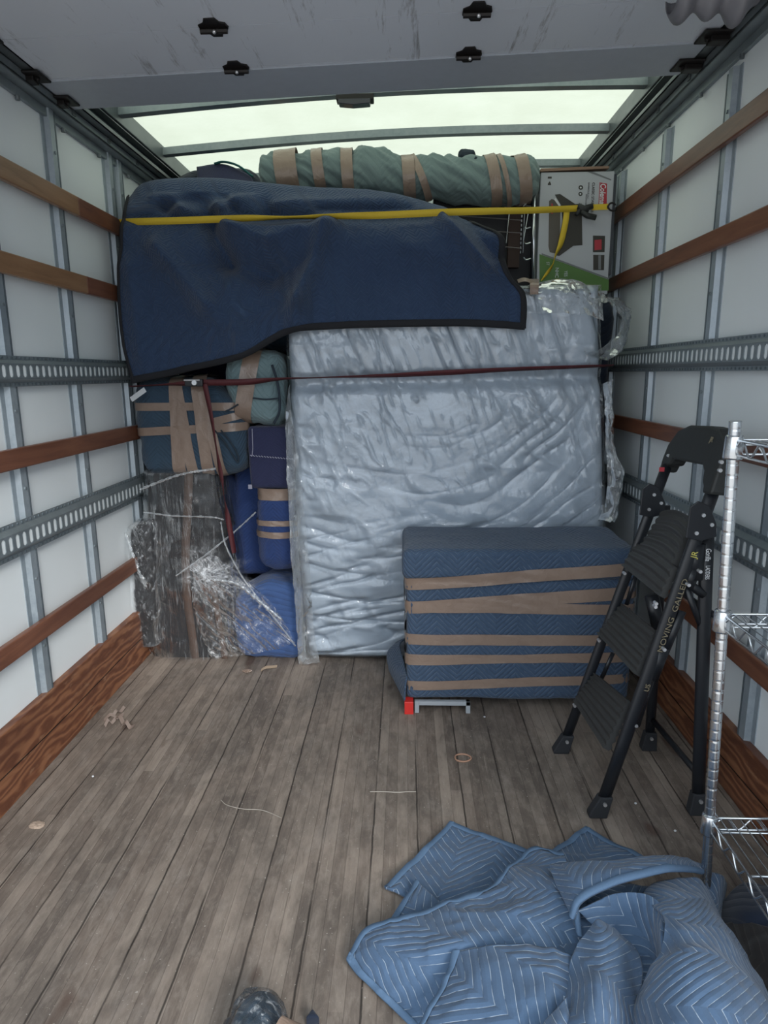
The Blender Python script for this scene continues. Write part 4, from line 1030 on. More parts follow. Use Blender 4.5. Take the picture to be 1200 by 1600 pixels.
G().grid(sheet(ctr, 20, 20)).build('turned_flap', MT['q_navy'], t, smooth=True, solid=0.006)

# long teal roll on top
ty = 3.42
prof = [(407, 262, 284, 0), (415, 243, 300, 0), (440, 240, 304, 0), (470, 246, 303, 0), (485, 240, 303, 0), (510, 238, 303, 0), (530, 236, 303, 0), (548, 243, 305, 0), (565, 233, 305, 0), (590, 232, 306, 0), (615, 240, 307, 0), (640, 248, 309, 0), (680, 246, 312, 0), (720, 247, 316, 0), (760, 250, 318, 0), (800, 246, 318, 0), (825, 249, 316, 0), (840, 262, 300, 0)]
pp_ = np.array([[p[0], p[1], p[2]] for p in prof], float)
xq = np.linspace(0, 1, 200); pq = catmull(pp_, xq)
rings = []
for k in range(200):
    a = P(pq[k, 0], pq[k, 1], y=ty); b = P(pq[k, 0], pq[k, 2], y=ty); c_ = (a + b) / 2; r = abs(a[2] - b[2]) / 2
    th = np.linspace(0, 2 * PI, 64, endpoint=False)
    rings.append(np.stack([np.full(64, c_[0]), c_[1] + r * np.cos(th), c_[2] + r * np.sin(th)], -1))
A = np.array(rings); cen = A.mean(1, keepdims=True)
th = np.linspace(0, 2 * PI, 64, endpoint=False)[None]
ns = 0.011 * np.maximum(-.4, ridged(A[..., 0] * 13 + 1.6 * np.sin(th + 0.3) , A[..., 2] * 17 + A[..., 0] * 7, A[..., 1] * 8, 2)) + 0.006 * fbm(A[..., 0] * 8, A[..., 1] * 8, A[..., 2] * 8)
A = A + nrm(A - cen) * ns[..., None]
t = thing('wrapped_roll', 'long grey-teal blanket roll with many tape bands on top of the load', 'bundle', (0.1, ty, 2.2))
uvA = np.stack([A[..., 0], np.broadcast_to(th * 0.1, A.shape[:2])], -1)
g = G()
A2 = np.concatenate([A, A[:, :1]], 1); uv2 = np.concatenate([uvA, uvA[:, :1] + np.array([0, 0.1 * 2 * PI])], 1)
g.grid(A2, uv2)
for r in (A[0], A[-1]): g.add(np.vstack([r, r.mean(0)]), [(i, (i + 1) % 64, 64) for i in range(64)])
g.build('blanket_wrap', MT['q_teal'], t, smooth=True, weld=True); bvt = g.bvh()
for pxa, pxb, w in ((448, 456, 0.105), (497, 505, 0.052), (543, 547, 0.055), (636, 640, 0.058), (642, 666, 0.034), (762, 772, 0.052), (776, 790, 0.022), (808, 817, 0.058)):
    a = P(pxa, 245, y=ty); b = P(pxb, 305, y=ty); m_ = (a + b) / 2
    tape_ring(bvt, (m_[0], ty, m_[2]), nrm(np.cross(a - b, (0, 1, 0))), (0, -1, 0), w, arc=(-170, 170), seed=pxa, nseg=60).build('tape_band', MT['tape'], t, smooth=True)
g = G(); g.tube(catmull(np.array([P(a, b, y=ty - 0.06) for a, b in ((742, 246), (752, 254), (762, 272), (764, 290))]), np.linspace(0, 1, 16)), 0.007, 6); g.build('seam_cord', MT['cord'], t, smooth=True)
a = P(729, 243, y=3.47)
g = soft_box(a, (0.075, 0.06, 0.045), 0.016, 12, 0.006, 20, 3, R=roty(0.15)); g.build('corner_flap', MT['cord'], t, smooth=True, weld=True)
# ------------------------------------------------------------------ chrome wire rack on its side with dark bin
t = thing('wire_rack', 'chrome wire rack behind the draped blanket, left of the white carton', 'rack', (0.66, 3.5, 1.72))
p0 = P(835, 286, y=3.40); p1 = P(833, 452, y=3.40)
G().tube([p1 + [0, 0, -0.02], p0], 0.0085, 12).build('post', MT['chrome'], t, smooth=True)
g = G(); g.tube([p0 + [0.0, 0, -0.015], p0 + [0, 0, 0.028]], 0.019, 14); g.build('post_cap', MT['black'], t, smooth=True)
g = G()
for (a_, b_, c_, d_) in ((700, 336, 815, 344), (690, 357, 815, 364), (740, 316, 830, 322), (760, 383, 815, 388)):
    g.tube([P(a_, b_, y=3.415), P(c_, d_, y=3.415)], 0.0022, 6)
o = g.build('shelf_wires', plain('dull wire', (0.22, 0.2, 0.2), 0.35, 0.7), t)
g = G()
for (a_, b_, c_, d_) in ((797, 322, 791, 380), (820, 325, 817, 395), (826, 330, 818, 376)):
    g.tube([P(a_, b_, y=3.415), P(c_, d_, y=3.415)], 0.002, 6)
for yy in (355, 379, 404): g.tube(catmull(np.array([P(a, b, y=3.40) for a, b in ((818, yy - 2), (822, yy + 2), (829, yy))]), np.linspace(0, 1, 8)), 0.0032, 6)
for k in range(9):
    g.tube([P(815.5 - k * .3, 336 + k * 7, y=3.412), P(815.3 - k * .3, 340 + k * 7, y=3.412)], 0.0028, 6)
g.tube([P(817, 322, y=3.40), P(826, 313, y=3.40)], 0.006, 6)
g.build('cross_wires', MT['chrome'], t)
g = G(); g.box(P(676, 452, y=3.50) + [0, 0, 0.005], P(846, 304, y=3.50) + [-0.035, 0.3, 0])
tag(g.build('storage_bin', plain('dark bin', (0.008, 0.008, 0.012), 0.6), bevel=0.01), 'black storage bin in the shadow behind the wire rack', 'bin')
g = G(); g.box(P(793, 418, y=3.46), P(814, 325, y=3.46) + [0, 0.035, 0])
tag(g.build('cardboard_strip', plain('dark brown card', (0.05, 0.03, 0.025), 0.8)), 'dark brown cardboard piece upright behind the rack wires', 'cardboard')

# ================================================================== GRILL CARTON
by = 3.40
TL, TR_, BR, BL = P(845, 268, y=by), P(961, 264, y=by), P(951, 452, y=by), P(843, 436, y=by)
BL = np.array([TL[0] - 0.0, by, 1.745]); BR = np.array([TR_[0], by, 1.745])
xl, xr, zt, zb = TL[0], TR_[0] + 0.0, (TL[2] + TR_[2]) / 2, 1.745
zt = P(900, 266, y=by)[2]
t = thing('grill_carton', 'white and green printed grill carton standing on end at the top right', 'box', ((xl + xr) / 2, by + 0.1, zb))
G().box((xl, by, zb), (xr, by + 0.42, zt - 0.006)).build('carton', MT['boxwhite'], t, bevel=0.004)
g = G(); g.prism([(xl - 0.004, by - 0.006, zt - 0.004), (xr - 0.03, by - 0.006, zt + 0.004), (xr - 0.03, by - 0.002, zt + 0.016), (xl, by - 0.002, zt + 0.010)], (0, 0.40, 0.012)); g.build('top_flap', MT['card'], t)
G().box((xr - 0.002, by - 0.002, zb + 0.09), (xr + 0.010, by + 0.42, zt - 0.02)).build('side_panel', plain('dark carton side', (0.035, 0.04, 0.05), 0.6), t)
def onb(px, py, d=0.0012): return P(px, py, y=by - d)
def decal(pl, mat, nm, d=0.0012, lab=None, par=None):
    g = G(); g.prism([onb(a, b, d) for a, b in pl][::-1], (0, 0.001, 0)); return g.build(nm, MT[mat], par or t, label=lab)
decal([(843, 397), (951, 437), (951, 454), (843, 454)], 'green', 'green_band')
decal([(846.5, 398), (952, 437), (952, 434.5), (846.5, 395.5)], 'greyprint', 'band_edge', 0.0016)
decal([(918, 268.5), (955, 282), (955, 280), (926, 268)], 'greyprint', 'grey_stripe')
# printed grill picture
gp = decal([(858, 314), (862, 311), (866, 312), (876, 322), (874, 385), (868, 396), (859, 394), (857, 385)], 'brownprint', 'grill_picture')
decal([(867, 304), (875, 303), (899, 319), (909, 318), (910, 383), (896, 384), (874, 400), (868, 399), (879, 345), (877, 322)], 'darkprint', 'grill_picture', 0.002)
decal([(868, 309), (876, 320), (874, 323), (866, 312)], 'white', 'picture_highlight', 0.0026)
decal([(861.5, 318), (864, 318), (864, 334), (861.5, 334)], 'redprint', 'picture_highlight', 0.0022)
# small photos
for (x0_, y0_, x1_, y1_) in ((926.5, 368, 945.5, 394), (927, 398, 944.5, 422)):
    decal([(x0_, y0_), (x1_, y0_ + .4), (x1_ - .8, y1_), (x0_, y1_)], 'darkprint', 'small_photo')
decal([(929, 375), (940, 374), (940, 390), (929, 391)], 'redprint', 'photo_detail', 0.002)
decal([(935, 399), (939, 399), (939, 421), (935, 421)], 'greyprint', 'photo_detail', 0.002)
# round icons
for (cx_, cy_, r_) in ((907.5, 293, 3.6), (907, 303, 3.2)):
    decal([(cx_ + r_ * math.cos(q), cy_ + r_ * math.sin(q)) for q in np.linspace(0, 2 * PI, 14, endpoint=False)], 'darkprint', 'round_icon')
    decal([(cx_ + r_ * .4 * math.cos(q), cy_ + r_ * .4 * math.sin(q)) for q in np.linspace(0, 2 * PI, 10, endpoint=False)], 'white', 'round_icon', 0.002)
decal([(856, 276), (862, 276), (862, 279), (856, 279)], 'darkprint', 'handling_symbol'); decal([(856, 287), (859, 283), (861, 287), (861, 289), (856, 289)], 'darkprint', 'handling_symbol')
decal([(938, 285), (948.5, 287), (948, 322), (937, 321)], 'redprint', 'logo_plate')
decal([(936.4, 285), (937.2, 285), (936.2, 321), (935.4, 321)], 'redprint', 'logo_line')
dn = (0, 0, -1); rt = (1, 0, 0)
text_mesh('Coleman', 0.036, MT['white'], t, onb(938.8, 286.5, 0.003), dn, rt, 'logo_lettering', sx=0.80, bold=0.0006, shear=0.15)
text_mesh('CLASSIC STAINLESS', 0.018, MT['darkprint'], t, onb(925.5, 285, 0.002), dn, rt, sx=0.85)
text_mesh('BARBECUE AU', 0.011, MT['greyprint'], t, onb(919, 285, 0.002), dn, rt)
text_mesh('PROPANE', 0.011, MT['greyprint'], t, onb(915, 303, 0.002), dn, rt)
text_mesh('NHC', 0.024, MT['white'], t, onb(868, 418, 0.003), dn, rt, sx=0.9)
text_mesh('YES', 0.022, MT['white'], t, onb(882, 423, 0.003), dn, rt, sx=0.8)
text_mesh('ST', 0.020, MT['white'], t, onb(854, 409, 0.003), dn, rt, sx=0.8)

# ================================================================== STRAPS
t = thing('cam_strap', 'yellow webbing strap with black buckle stretched across the navy blanket', 'strap', (0.0, 2.9, 2.0))
yl = [(188, 347, 3.02), (230, 346, 2.955), (300, 344, 2.935), (380, 341, 2.935), (450, 340, 2.935), (520, 338, 2.935), (600, 336, 2.935), (690, 332, 2.95), (760, 330, 3.02), (820, 329, 3.18), (870, 327, 3.33), (902, 325.5, 3.37)]
pts = np.array([P(a, b, y=c) for a, b, c in yl])
wd = np.array([(0, -0.3, 0.25), (0, -0.2, 0.9), (0, -.3, 1), (0, -.6, .8), (0, -1, .22), (0, -.8, .6), (0, -.3, .9), (0, -.2, 1), (0, 0, 1), (0, 0, 1), (0, -.2, .8), (0, -.2, .8)], float)
ribbon(pts, wd, 0.028, n=120).build('webbing', MT['yellow'], t, smooth=True)
ribbon([P(925, 324, y=3.37), P(938, 323.5, y=3.375), P(950, 323, y=3.38)], (0, 0, 1), 0.026, n=8).build('webbing', MT['yellow'], t)
tl = [(886, 326, 3.368), (884, 345, 3.36), (880, 365, 3.365), (875, 384, 3.37), (868, 399, 3.37), (864, 413, 3.37), (856, 425, 3.365), (847, 438, 3.34)]
ribbon([P(a, b, y=c) for a, b, c in tl], [(1, 0, .1), (1, 0, .1), (1, 0, 0), (.8, .4, 0), (.4, .9, 0), (.3, .9, 0), (.8, .4, .3), (.5, .8, .2)], 0.028, n=50).build('strap_tail', MT['yellow'], t, smooth=True)
g = G()
for pl, r in (([(903, 322), (912, 326), (920, 328)], 0.014), ([(905, 327), (912, 326), (926, 322)], 0.013), ([(908, 330), (918, 337), (931, 340)], 0.013), ([(900, 336), (906, 328), (910, 322)], 0.010)):
    g.tube([P(a, b, y=3.365) for a, b in pl], r, 10)
g.build('buckle', MT['blackplastic'], t, smooth=True)
g = G(); g.tube(catmull(np.array([P(a, b, y=3.38) for a, b in ((949, 326), (952, 319), (957, 317), (962, 320))]), np.linspace(0, 1, 14)), 0.0045, 8)
g.tube(catmull(np.array([P(a, b, y=3.38) for a, b in ((949, 321), (953, 328), (960, 329), (963, 324))]), np.linspace(0, 1, 14)), 0.0045, 8)
g.build('hook', MT['black'], t, smooth=True)

t = thing('ratchet_strap', 'dark red webbing strap pulled across the mattress with a hanging tail', 'strap', (0.0, 2.93, 1.35))
rl = [(203, 604, 3.03), (260, 601, 2.965), (312, 598, 2.945), (380, 597, 2.94), (440, 592, 2.945), (500, 590, 2.955), (600, 587, 2.95), (700, 582, 2.945), (800, 577, 2.945), (880, 574, 2.95), (935, 572, 2.975), (958, 571, 3.06)]
wd = np.array([(0, -1, .2), (0, -1, .3), (0, -.4, 1), (0, -.3, 1), (0, -1, .4), (0, -.9, .15), (0, -.8, .5), (0, -.6, .8), (0, -.8, .6), (0, -.8, .5), (0, -1, .4), (0, -1, .3)], float)
ribbon([P(a, b, y=c) for a, b, c in rl], wd, 0.028, n=140).build('webbing', MT['maroon'], t, smooth=True)
tl = [(320, 600, 2.935), (330, 650, 2.93), (338, 700, 2.93), (345, 740, 2.935), (350, 775, 2.94), (358, 820, 2.93), (366, 864, 2.925)]
ribbon([P(a, b, y=c) for a, b, c in tl], [(1, 0, 0), (.8, -.5, 0), (.5, -.8, 0), (.9, -.4, 0), (.3, -1, 0), (.9, .3, 0), (.6, .7, 0)], 0.024, n=70).build('strap_tail', MT['maroon'], t, smooth=True)
a = P(307, 598, y=2.935)
G().box(a + [-0.05, -0.012, -0.016], a + [0.03, 0.012, 0.016]).build('ratchet', MT['blackmetal'], t, bevel=0.004)
g = G(); g.cyl(a + [-0.004, -0.022, 0.0], a + [-0.004, 0.0, 0.0], 0.011, 14); g.cyl(a + [0.02, -0.016, 0.012], a + [-0.05, -0.016, 0.012], 0.004, 8); g.build('ratchet_spool', MT['rivet'], t)

# ================================================================== TAPED STACK (dresser wrapped in blankets)
t = thing('wrapped_chest', 'slate blue quilted chest banded with brown tape, in front of the mattress', 'chest', (0.55, 2.7, 0))
X0, X1, Y0_, Y1_ = 0.112, 1.02, 2.50, 2.90
def shpd(p, h):
    q = p.copy()
    bot = np.clip(-p[..., 2] / h[2], 0, 1)
    sideL = np.clip((-p[..., 0] / h[0] - 0.8) * 5, 0, 1)
    q[..., 1] += 0.0
    return q
g = soft_box(((X0 + X1) / 2, (Y0_ + Y1_) / 2, 0.315), (X1 - X0, Y1_ - Y0_, 0.52), 0.022, 46, 0.004, 6, 31, shape=shpd); bvd = g.bvh()
g.build('quilted_wrap', MT['q_dress'], t, smooth=True, weld=True)
g = soft_box(((X0 + X1) / 2 - 0.004, (Y0_ + Y1_) / 2, 0.632), (X1 - X0 + 0.02, Y1_ - Y0_ + 0.022, 0.125), 0.028, 46, 0.004, 6, 33); 
g2 = soft_box(((X0 + X1) / 2, (Y0_ + Y1_) / 2, 0.315), (X1 - X0, Y1_ - Y0_, 0.52), 0.022, 30, 0.0, 6, 31)
g2.add(np.vstack(g.v), g.f); bvd = g2.bvh()
g.build('top_pad', MT['q_dress'], t, smooth=True, weld=True)
# flared lower left corner of the blanket
ctr = [[(0.112, 2.88, 0.16), (0.085, 2.80, 0.16), (0.105, 2.62, 0.16), (0.118, 2.50, 0.15)], [(0.06, 2.90, 0.12), (0.03, 2.82, 0.11), (0.075, 2.62, 0.12), (0.112, 2.49, 0.12)], [(0.06, 2.90, 0.06), (0.035, 2.80, 0.055), (0.075, 2.62, 0.055), (0.108, 2.488, 0.052)]]
A = sheet(np.array(ctr), 20, 30); G().grid(A, arcuv(A)).build('blanket_corner', MT['q_dress'], t, smooth=True, solid=0.006)
cdn = np.array([(X0 + X1) / 2, (Y0_ + Y1_) / 2, 0.0])
def dband(pl, pr, w, seed, arc=(-180, 180)):
    a = P(645, pl, y=2.5); b = P(975, pr, y=2.5)
    n_ = nrm(np.cross(b - a, (0, 1, 0))); zc_ = np.interp(cdn[0], [a[0], b[0]], [a[2], b[2]])
    tape_ring(bvd, (cdn[0], cdn[1], zc_), -n_ if n_[2] < 0 else n_, (0, -1, 0), w, arc=arc, seed=seed, nseg=140, wave=0.0008, taut=6, off=0.0045).build('tape_band', MT['tape'], t, smooth=True)
dband(912, 888, 0.050, 1); dband(949, 926, 0.052, 2); dband(948, 952, 0.044, 3); dband(999, 1000, 0.046, 4); dband(1029, 1028, 0.036, 5); dband(1033, 1024, 0.034, 6); dband(1071, 1060, 0.040, 7)
# legs / steel frame underneath
def frame(y):
    x0 = P(648, 1100, y=y)[0]; x1 = P(735, 1100, y=y)[0] if y < 2.6 else x0 + .2
    g = G(); g.box((x0 + 0.018, y, 0.034), (x1, y + 0.018, 0.052)); g.box((x0 + 0.0, y, 0), (x0 + 0.018, y + 0.018, 0.052)); g.box((x1 - 0.018, y, 0), (x1, y + 0.018, 0.052))
    return g
frame(2.485).build('steel_leg_frame', MT['greysteel'], t, bevel=0.001); 
g = frame(2.86); g.build('steel_leg_frame', MT['greysteel'], t, bevel=0.001)
a = P(632, 1096, y=2.48)[0]; b = P(646, 1096, y=2.48)[0]
G().box((a, 2.472, 0), (b, 2.52, 0.055)).build('corner_leg', MT['red'], t, bevel=0.002, label='bright red corner leg')
G().box((0.97, 2.55, 0), (1.0, 2.85, 0.055)).build('corner_leg', MT['greysteel'], t, bevel=0.002)

# ================================================================== STEP LADDER
t = thing('step_ladder', 'black three-step ladder, nearly folded, leaning beside the right wall', 'ladder', (0.87, 2.04, 0))
nf = np.array([0.716, 1.853, 0.0]); nt = np.array([0.998, 1.868, 1.10]); ff = np.array([0.683, 2.21, 0.0]); ft = np.array([0.978, 2.195, 1.07])
def rail(a, b, r, sq, up, mat='blackmetal', nm='rail'):
    g = G(); g.tube([a + (b - a) * q for q in np.linspace(0.03, 1, 6)], r, 14, sq=sq, up=up); return g.build(nm, MT[mat], t, smooth=True)
nr_ = rail(nf, nt, 0.0115, 1.75, (1, 0, -0.25), nm='front_rail'); rail(ff, ft, 0.0105, 1.7, (1, 0, -0.25), nm='front_rail')
nb0, nb1 = np.array([1.035, 1.872, 0.0]), np.array([0.985, 1.885, 0.93]); fb0, fb1 = np.array([1.012, 2.235, 0.0]), np.array([0.985, 2.20, 0.93])
br_ = rail(nb0, nb1, 0.012, 1.7, (1, 0, 0), nm='rear_leg'); rail(fb0, fb1, 0.011, 1.6, (1, 0, 0), nm='rear_leg')
# feet
for p, d in ((nf, nrm(nt - nf)), (ff, nrm(ft - ff)), (nb0, nrm(nb1 - nb0)), (fb0, nrm(fb1 - fb0))):
    g = G(); c_ = p + d * 0.03; xx = np.array([1, 0, 0.]); 
    g.prism([p + [-0.030, -0.016, 0.0], p + [0.025, -0.016, 0], p + d * 0.075 + [0.022, -0.016, 0], p + d * 0.075 + [-0.020, -0.016, 0], p + [-0.032, -0.016, 0.012]], (0, 0.032, 0))
    o = g.build('rubber_foot', MT['rubber'], t, bevel=0.004)
    g = G(); c_ = p + d * 0.055; g.cyl(c_ + [0, -0.024, 0], c_ + [0, -0.017, 0], 0.006, 10); g.build('rivet', MT['rivet'], o, smooth=False)
# top handle bow
def bow():
    g = G()
    path = [(nt - (nt - nf) * 0.03), P(1128, 735, y=1.86), P(1126, 700, y=1.875), P(1118, 690, y=1.92), P(1085, 688, y=2.03), P(1060, 692, y=2.12), P(1042, 710, y=2.18), P(1036, 735, y=2.195), ft - (ft - ff) * 0.03]
    pth = catmull(np.array(path), np.linspace(0, 1, 60))
    w = np.interp(np.linspace(0, 1, 60), [0, .14, .3, .45, .7, .86, 1], [0.024, 0.032, 0.050, 0.052, 0.046, 0.030, 0.020])
    g.tube(pth, w, 14, sq=0.42, up=(0, 0, 1)); return g
hb = G(); 
# handle as moulded arch: extrude an outline in x
yo = [1.835, 1.835, 1.845, 1.90, 1.97, 2.10, 2.17, 2.215, 2.225, 2.225, 2.195, 2.185, 2.16, 2.145, 1.935, 1.915, 1.905, 1.890, 1.885]
zo = [1.035, 1.14, 1.185, 1.213, 1.216, 1.208, 1.185, 1.135, 1.09, 1.045, 1.045, 1.070, 1.072, 1.095, 1.105, 1.090, 1.06, 1.05, 1.03]
hb.prism([(0.958 + (z_ - 1.03) * 0.22, y_, z_) for y_, z_ in zip(yo, zo)], (0.052, 0, -0.004))
h = hb.build('handle', MT['blackplastic'], t, bevel=0.008)
for (pa) in ((1127, 722), (1125, 735), (1045, 712)):
    q = P(*pa, y=1.83 if pa[0] > 1100 else 2.18); g = G(); g.cyl(q + [0, -0.004, 0], q + [0, 0.006, 0], 0.0055, 10); g.build('rivet', MT['rivet'], h)
text_mesh('JR', 0.022, MT['gold'], h, P(1108, 690, x=0.985), (0, -1, 0), (.3, 0, 1), 'marking')
# pivot plates
for yc_, sgn, cen_, rv in ((1.838, -1, None, ((1099, 805), (1112, 820), (1088, 833))), (2.178, -1, None, ((1022, 773), (1033, 786), (1014, 796)))):
    pl = [(-.045, .055), (-.02, .075), (.015, .06), (.045, .0), (.05, -.045), (.0, -.06), (-.05, -.05)]
    base = P(*( (1098, 818) if yc_ < 2 else (1021, 785)), y=yc_)
    g = G(); g.prism([(base[0] + a_ * .86, yc_, base[2] + b_ * .86) for a_, b_ in pl], (0, 0.006, 0)); o = g.build('pivot_plate', MT['blackmetal'], t, bevel=0.002)
    for (a_, b_) in rv:
        q = P(a_, b_, y=yc_); g = G(); g.cyl(q + [0, -0.004, 0], q + [0, 0.002, 0], 0.0055, 10); g.build('rivet', MT['rivet'], o)
# steps: ribbed slabs tipped up between the rails
def step(ff_, fn_, rf_, rn_, arch=0.0, notch=False):
    yF, yN = 2.195, 1.88
    a, b, c_, d_ = P(*ff_, y=yF), P(*fn_, y=yN), P(*rn_, y=yN + 0.005), P(*rf_, y=yF - 0.005)
    n_ = nrm(np.cross(b - a, d_ - a)); 
    if n_[0] > 0: n_ = -n_
    nu, nv = 24, 61; A = np.zeros((nv, nu, 3))
    for i in range(nv):
        v = i / (nv - 1)
        for j in range(nu):
            u = j / (nu - 1); ins = 0.035 * (1 if (notch and v > 0.42) else 0); uu_ = u
            p_ = (a * (1 - u) + b * u) * (1 - v) + (d_ * (1 - u) + c_ * u) * v
            if ins: p_ = p_ + (b - a) * (ins / np.linalg.norm(b - a)) * (1 if u < 0.5 else -0.4) * (abs(u - .5) * 2) ** 6
            p_ = p_ + nrm(d_ - a) * arch * math.sin(PI * u) * v
            rib = 0.0065 * (0.5 + 0.5 * math.cos(v * 2 * PI * (9 if notch else 7)))
            A[i, j] = p_ + n_ * rib
    g = G(); g.grid(A); Bk = A - n_ * 0.022
    ring = np.concatenate([A[0], A[1:, -1], A[-1, ::-1][1:], A[::-1, 0][1:-1]]); rb = np.concatenate([Bk[0], Bk[1:, -1], Bk[-1, ::-1][1:], Bk[::-1, 0][1:-1]])
    g.grid(np.stack([ring, rb], 0), cu=True); g.add([Bk[0, 0], Bk[0, -1], Bk[-1, -1], Bk[-1, 0]], [(3, 2, 1, 0)])
    o = g.build('step', MT['step_grey'], t)
    return o
step((973, 884), (1032, 932), (1026, 802), (1085, 818), 0.025, True)
step((934, 990), (993, 1054), (972, 943), (1024, 985))
step((897, 1095), (945, 1170), (929, 1052), (982, 1095))
for (a_, b_, yy) in ((976, 896, 2.19), (936, 1001, 2.19), (898, 1103, 2.19), (1025, 943, 1.87), (1024, 948, 1.87), (1094, 893, 1.835), (1038, 1015, 1.84), (1076, 914, 1.84), (994, 1134, 1.87)):
    q = P(a_, b_, y=yy - 0.02); g = G(); g.cyl(q + [0, -0.004, 0], q + [0, 0.012, 0], 0.0052, 10); g.build('rivet', MT['rivet'], t)
# linkage bars
def bar(pa, ya, pb, yb, r=0.008, nm='linkage_bar', sq=1.6):
    G().tube([P(*pa, y=ya), P(*pb, y=yb)], r, 8, sq=sq, up=(1, 0, 0.3)).build(nm, MT['blackmetal'], t, smooth=True)
bar((1088, 850), 1.87, (1084, 905), 1.87, 0.017); bar((1086, 890), 1.865, (1074, 918), 1.865, 0.012); bar((1076, 912), 1.865, (1100, 930), 1.875, 0.008); bar((1072, 918), 1.87, (1098, 985), 1.88, 0.006)
bar((1066, 955), 1.865, (1038, 1022), 1.86, 0.008); bar((1036, 1012), 1.86, (1018, 1060), 1.865, 0.014); bar((1020, 1050), 1.87, (994, 1134), 1.872, 0.008)
bar((995, 895), 2.2, (979, 945), 2.2, 0.005); bar((958, 1020), 2.2, (940, 1060), 2.2, 0.005); bar((1018, 930), 2.05, (1030, 985), 2.04, 0.014)
# rear spreader between the back legs, near the floor
G().tube([nb0 + [0, 0, 0.125], fb0 + [0, 0, 0.125]], 0.009, 8, sq=1.3).build('spreader_bar', MT['blackmetal'], t, smooth=True)
G().tube([nb0 + [-.004, 0, 0.66], fb0 + [-.004, 0, 0.66]], 0.008, 8, sq=1.3).build('spreader_bar', MT['blackmetal'], t, smooth=True)
# lettering
d = nrm(nt - nf)
fy = lambda z_: nf + d * (z_ / d[2])
off = np.array([0.012, -0.0145, 0])
text_mesh('US', 0.021, MT['gold'], nr_, fy(0.43) + off, d, (-1, 0, 0.3), 'lettering')
text_mesh('MOVING  GALLED', 0.023, MT['gold'], nr_, fy(0.555) + off, d, (-1, 0, 0.3), 'lettering', sx=1.25)
text_mesh('JR', 0.024, MT['yellowprint'], nr_, fy(0.845) + off, d, (-1, 0, 0.3), 'marking')
G().box(P(1038, 737, y=2.175), P(1030, 730, y=2.178)).build('round_label', MT['redprint'], t)
text_mesh('Gorilla', 0.022, MT['white'], br_, P(1103.5, 857, y=1.855), (0.03, 0, -1), (1, 0, 0.03), 'logo_lettering', shear=0.2, sx=0.62)
text_mesh('LADDERS', 0.018, MT['white'], br_, P(1103, 884, y=1.855), (0.03, 0, -1), (1, 0, 0.03), 'logo_lettering', sx=0.55)
g = G(); g.cyl(P(1002, 1093, y=1.9) + [0, 0, 0], P(1002, 1099, y=1.9), 0.012, 10); g.build('red_label', MT['redprint'], t)

# ================================================================== CHROME WIRE SHELVING
t = thing('wire_shelving', 'chrome wire shelving unit with round posts at the right edge', 'shelving', (1.0, 1.2, 0))
pb = np.array([0.868, 1.45, 0.0]); ptp = P(1149, 657, y=1.45); lean = (ptp - pb) / ptp[2]
def pole(o):
    g = G(); zs = np.arange(0, ptp[2] + 0.001, 0.0025); r = []; pts = []
    for z_ in zs:
        q = (z_ % 0.0255); pts.append(pb + lean * z_ + o); r.append(0.0118 if q < 0.003 else 0.0127)
    g.tube(pts, r, 16); p_ = g.build('post', MT['chrome'], t, smooth=True)
    return p_
sh_z = [1.215, 0.815, 0.285]
corners = [np.array([0, 0, 0.]), np.array([0.285, 0.0, 0]), np.array([0, -0.86, 0]), np.array([0.285, -0.86, 0])]
for c_ in corners: pole(c_)
for z_ in sh_z:
    base = pb + lean * z_
    g = G(); x0_, y0_, x1_, y1_ = base[0], base[1], base[0] + 0.285, base[1] - 0.86
    zt_ = z_ + 0.012; zb_ = z_ - 0.020
    for zz, r_ in ((zt_, 0.0030), (zb_, 0.0028)):
        for a_, b_ in (((x0_, y0_), (x1_, y0_)), ((x0_, y0_), (x0_, y1_)), ((x1_, y0_), (x1_, y1_)), ((x0_, y1_), (x1_, y1_))):
            g.tube([(a_[0], a_[1], zz), (b_[0], b_[1], zz)], r_, 8)
    # zigzag truss
    def zig(a, b, step_):
        L_ = np.linalg.norm(np.array(b) - np.array(a)); n_ = int(L_ / step_); pts = []
        for k in range(n_ + 1):
            q = np.array(a) + (np.array(b) - np.array(a)) * k / n_; pts.append([q[0], q[1], zt_ if k % 2 else zb_])
        return catmull(np.array(pts), np.linspace(0, 1, n_ * 5 + 1))
    for a_, b_ in (((x0_, y0_), (x1_, y0_)), ((x0_, y0_), (x0_, y1_)), ((x1_, y0_), (x1_, y1_)), ((x0_, y1_), (x1_, y1_))): g.tube(zig(a_, b_, 0.035), 0.0026, 6)
    fo = g.build('shelf_frame', MT['chrome'], t, smooth=True)
    g = G()
    for x_ in np.arange(x0_ + 0.024, x1_ - 0.01, 0.024): g.tube([(x_, y0_, zt_ - 0.002), (x_, y1_, zt_ - 0.002)], 0.0014, 6)
    for y_ in np.arange(y0_ - 0.045, y1_, -0.14): g.tube([(x0_, y_, zt_ - 0.006), (x1_, y_, zt_ - 0.006)], 0.0026, 6)
    g.build('shelf_wires', MT['chrome'], fo, smooth=True)
    for c_ in corners:
        q = base + c_; g = G(); g.tube([q + [0, 0, -0.030], q + [0, 0, -0.026], q + [0, 0, 0.019], q + [0, 0, 0.022]], [0.019, 0.0205, 0.0185, 0.0165], 20); g.build('collar', MT['chrome'], fo, smooth=True)

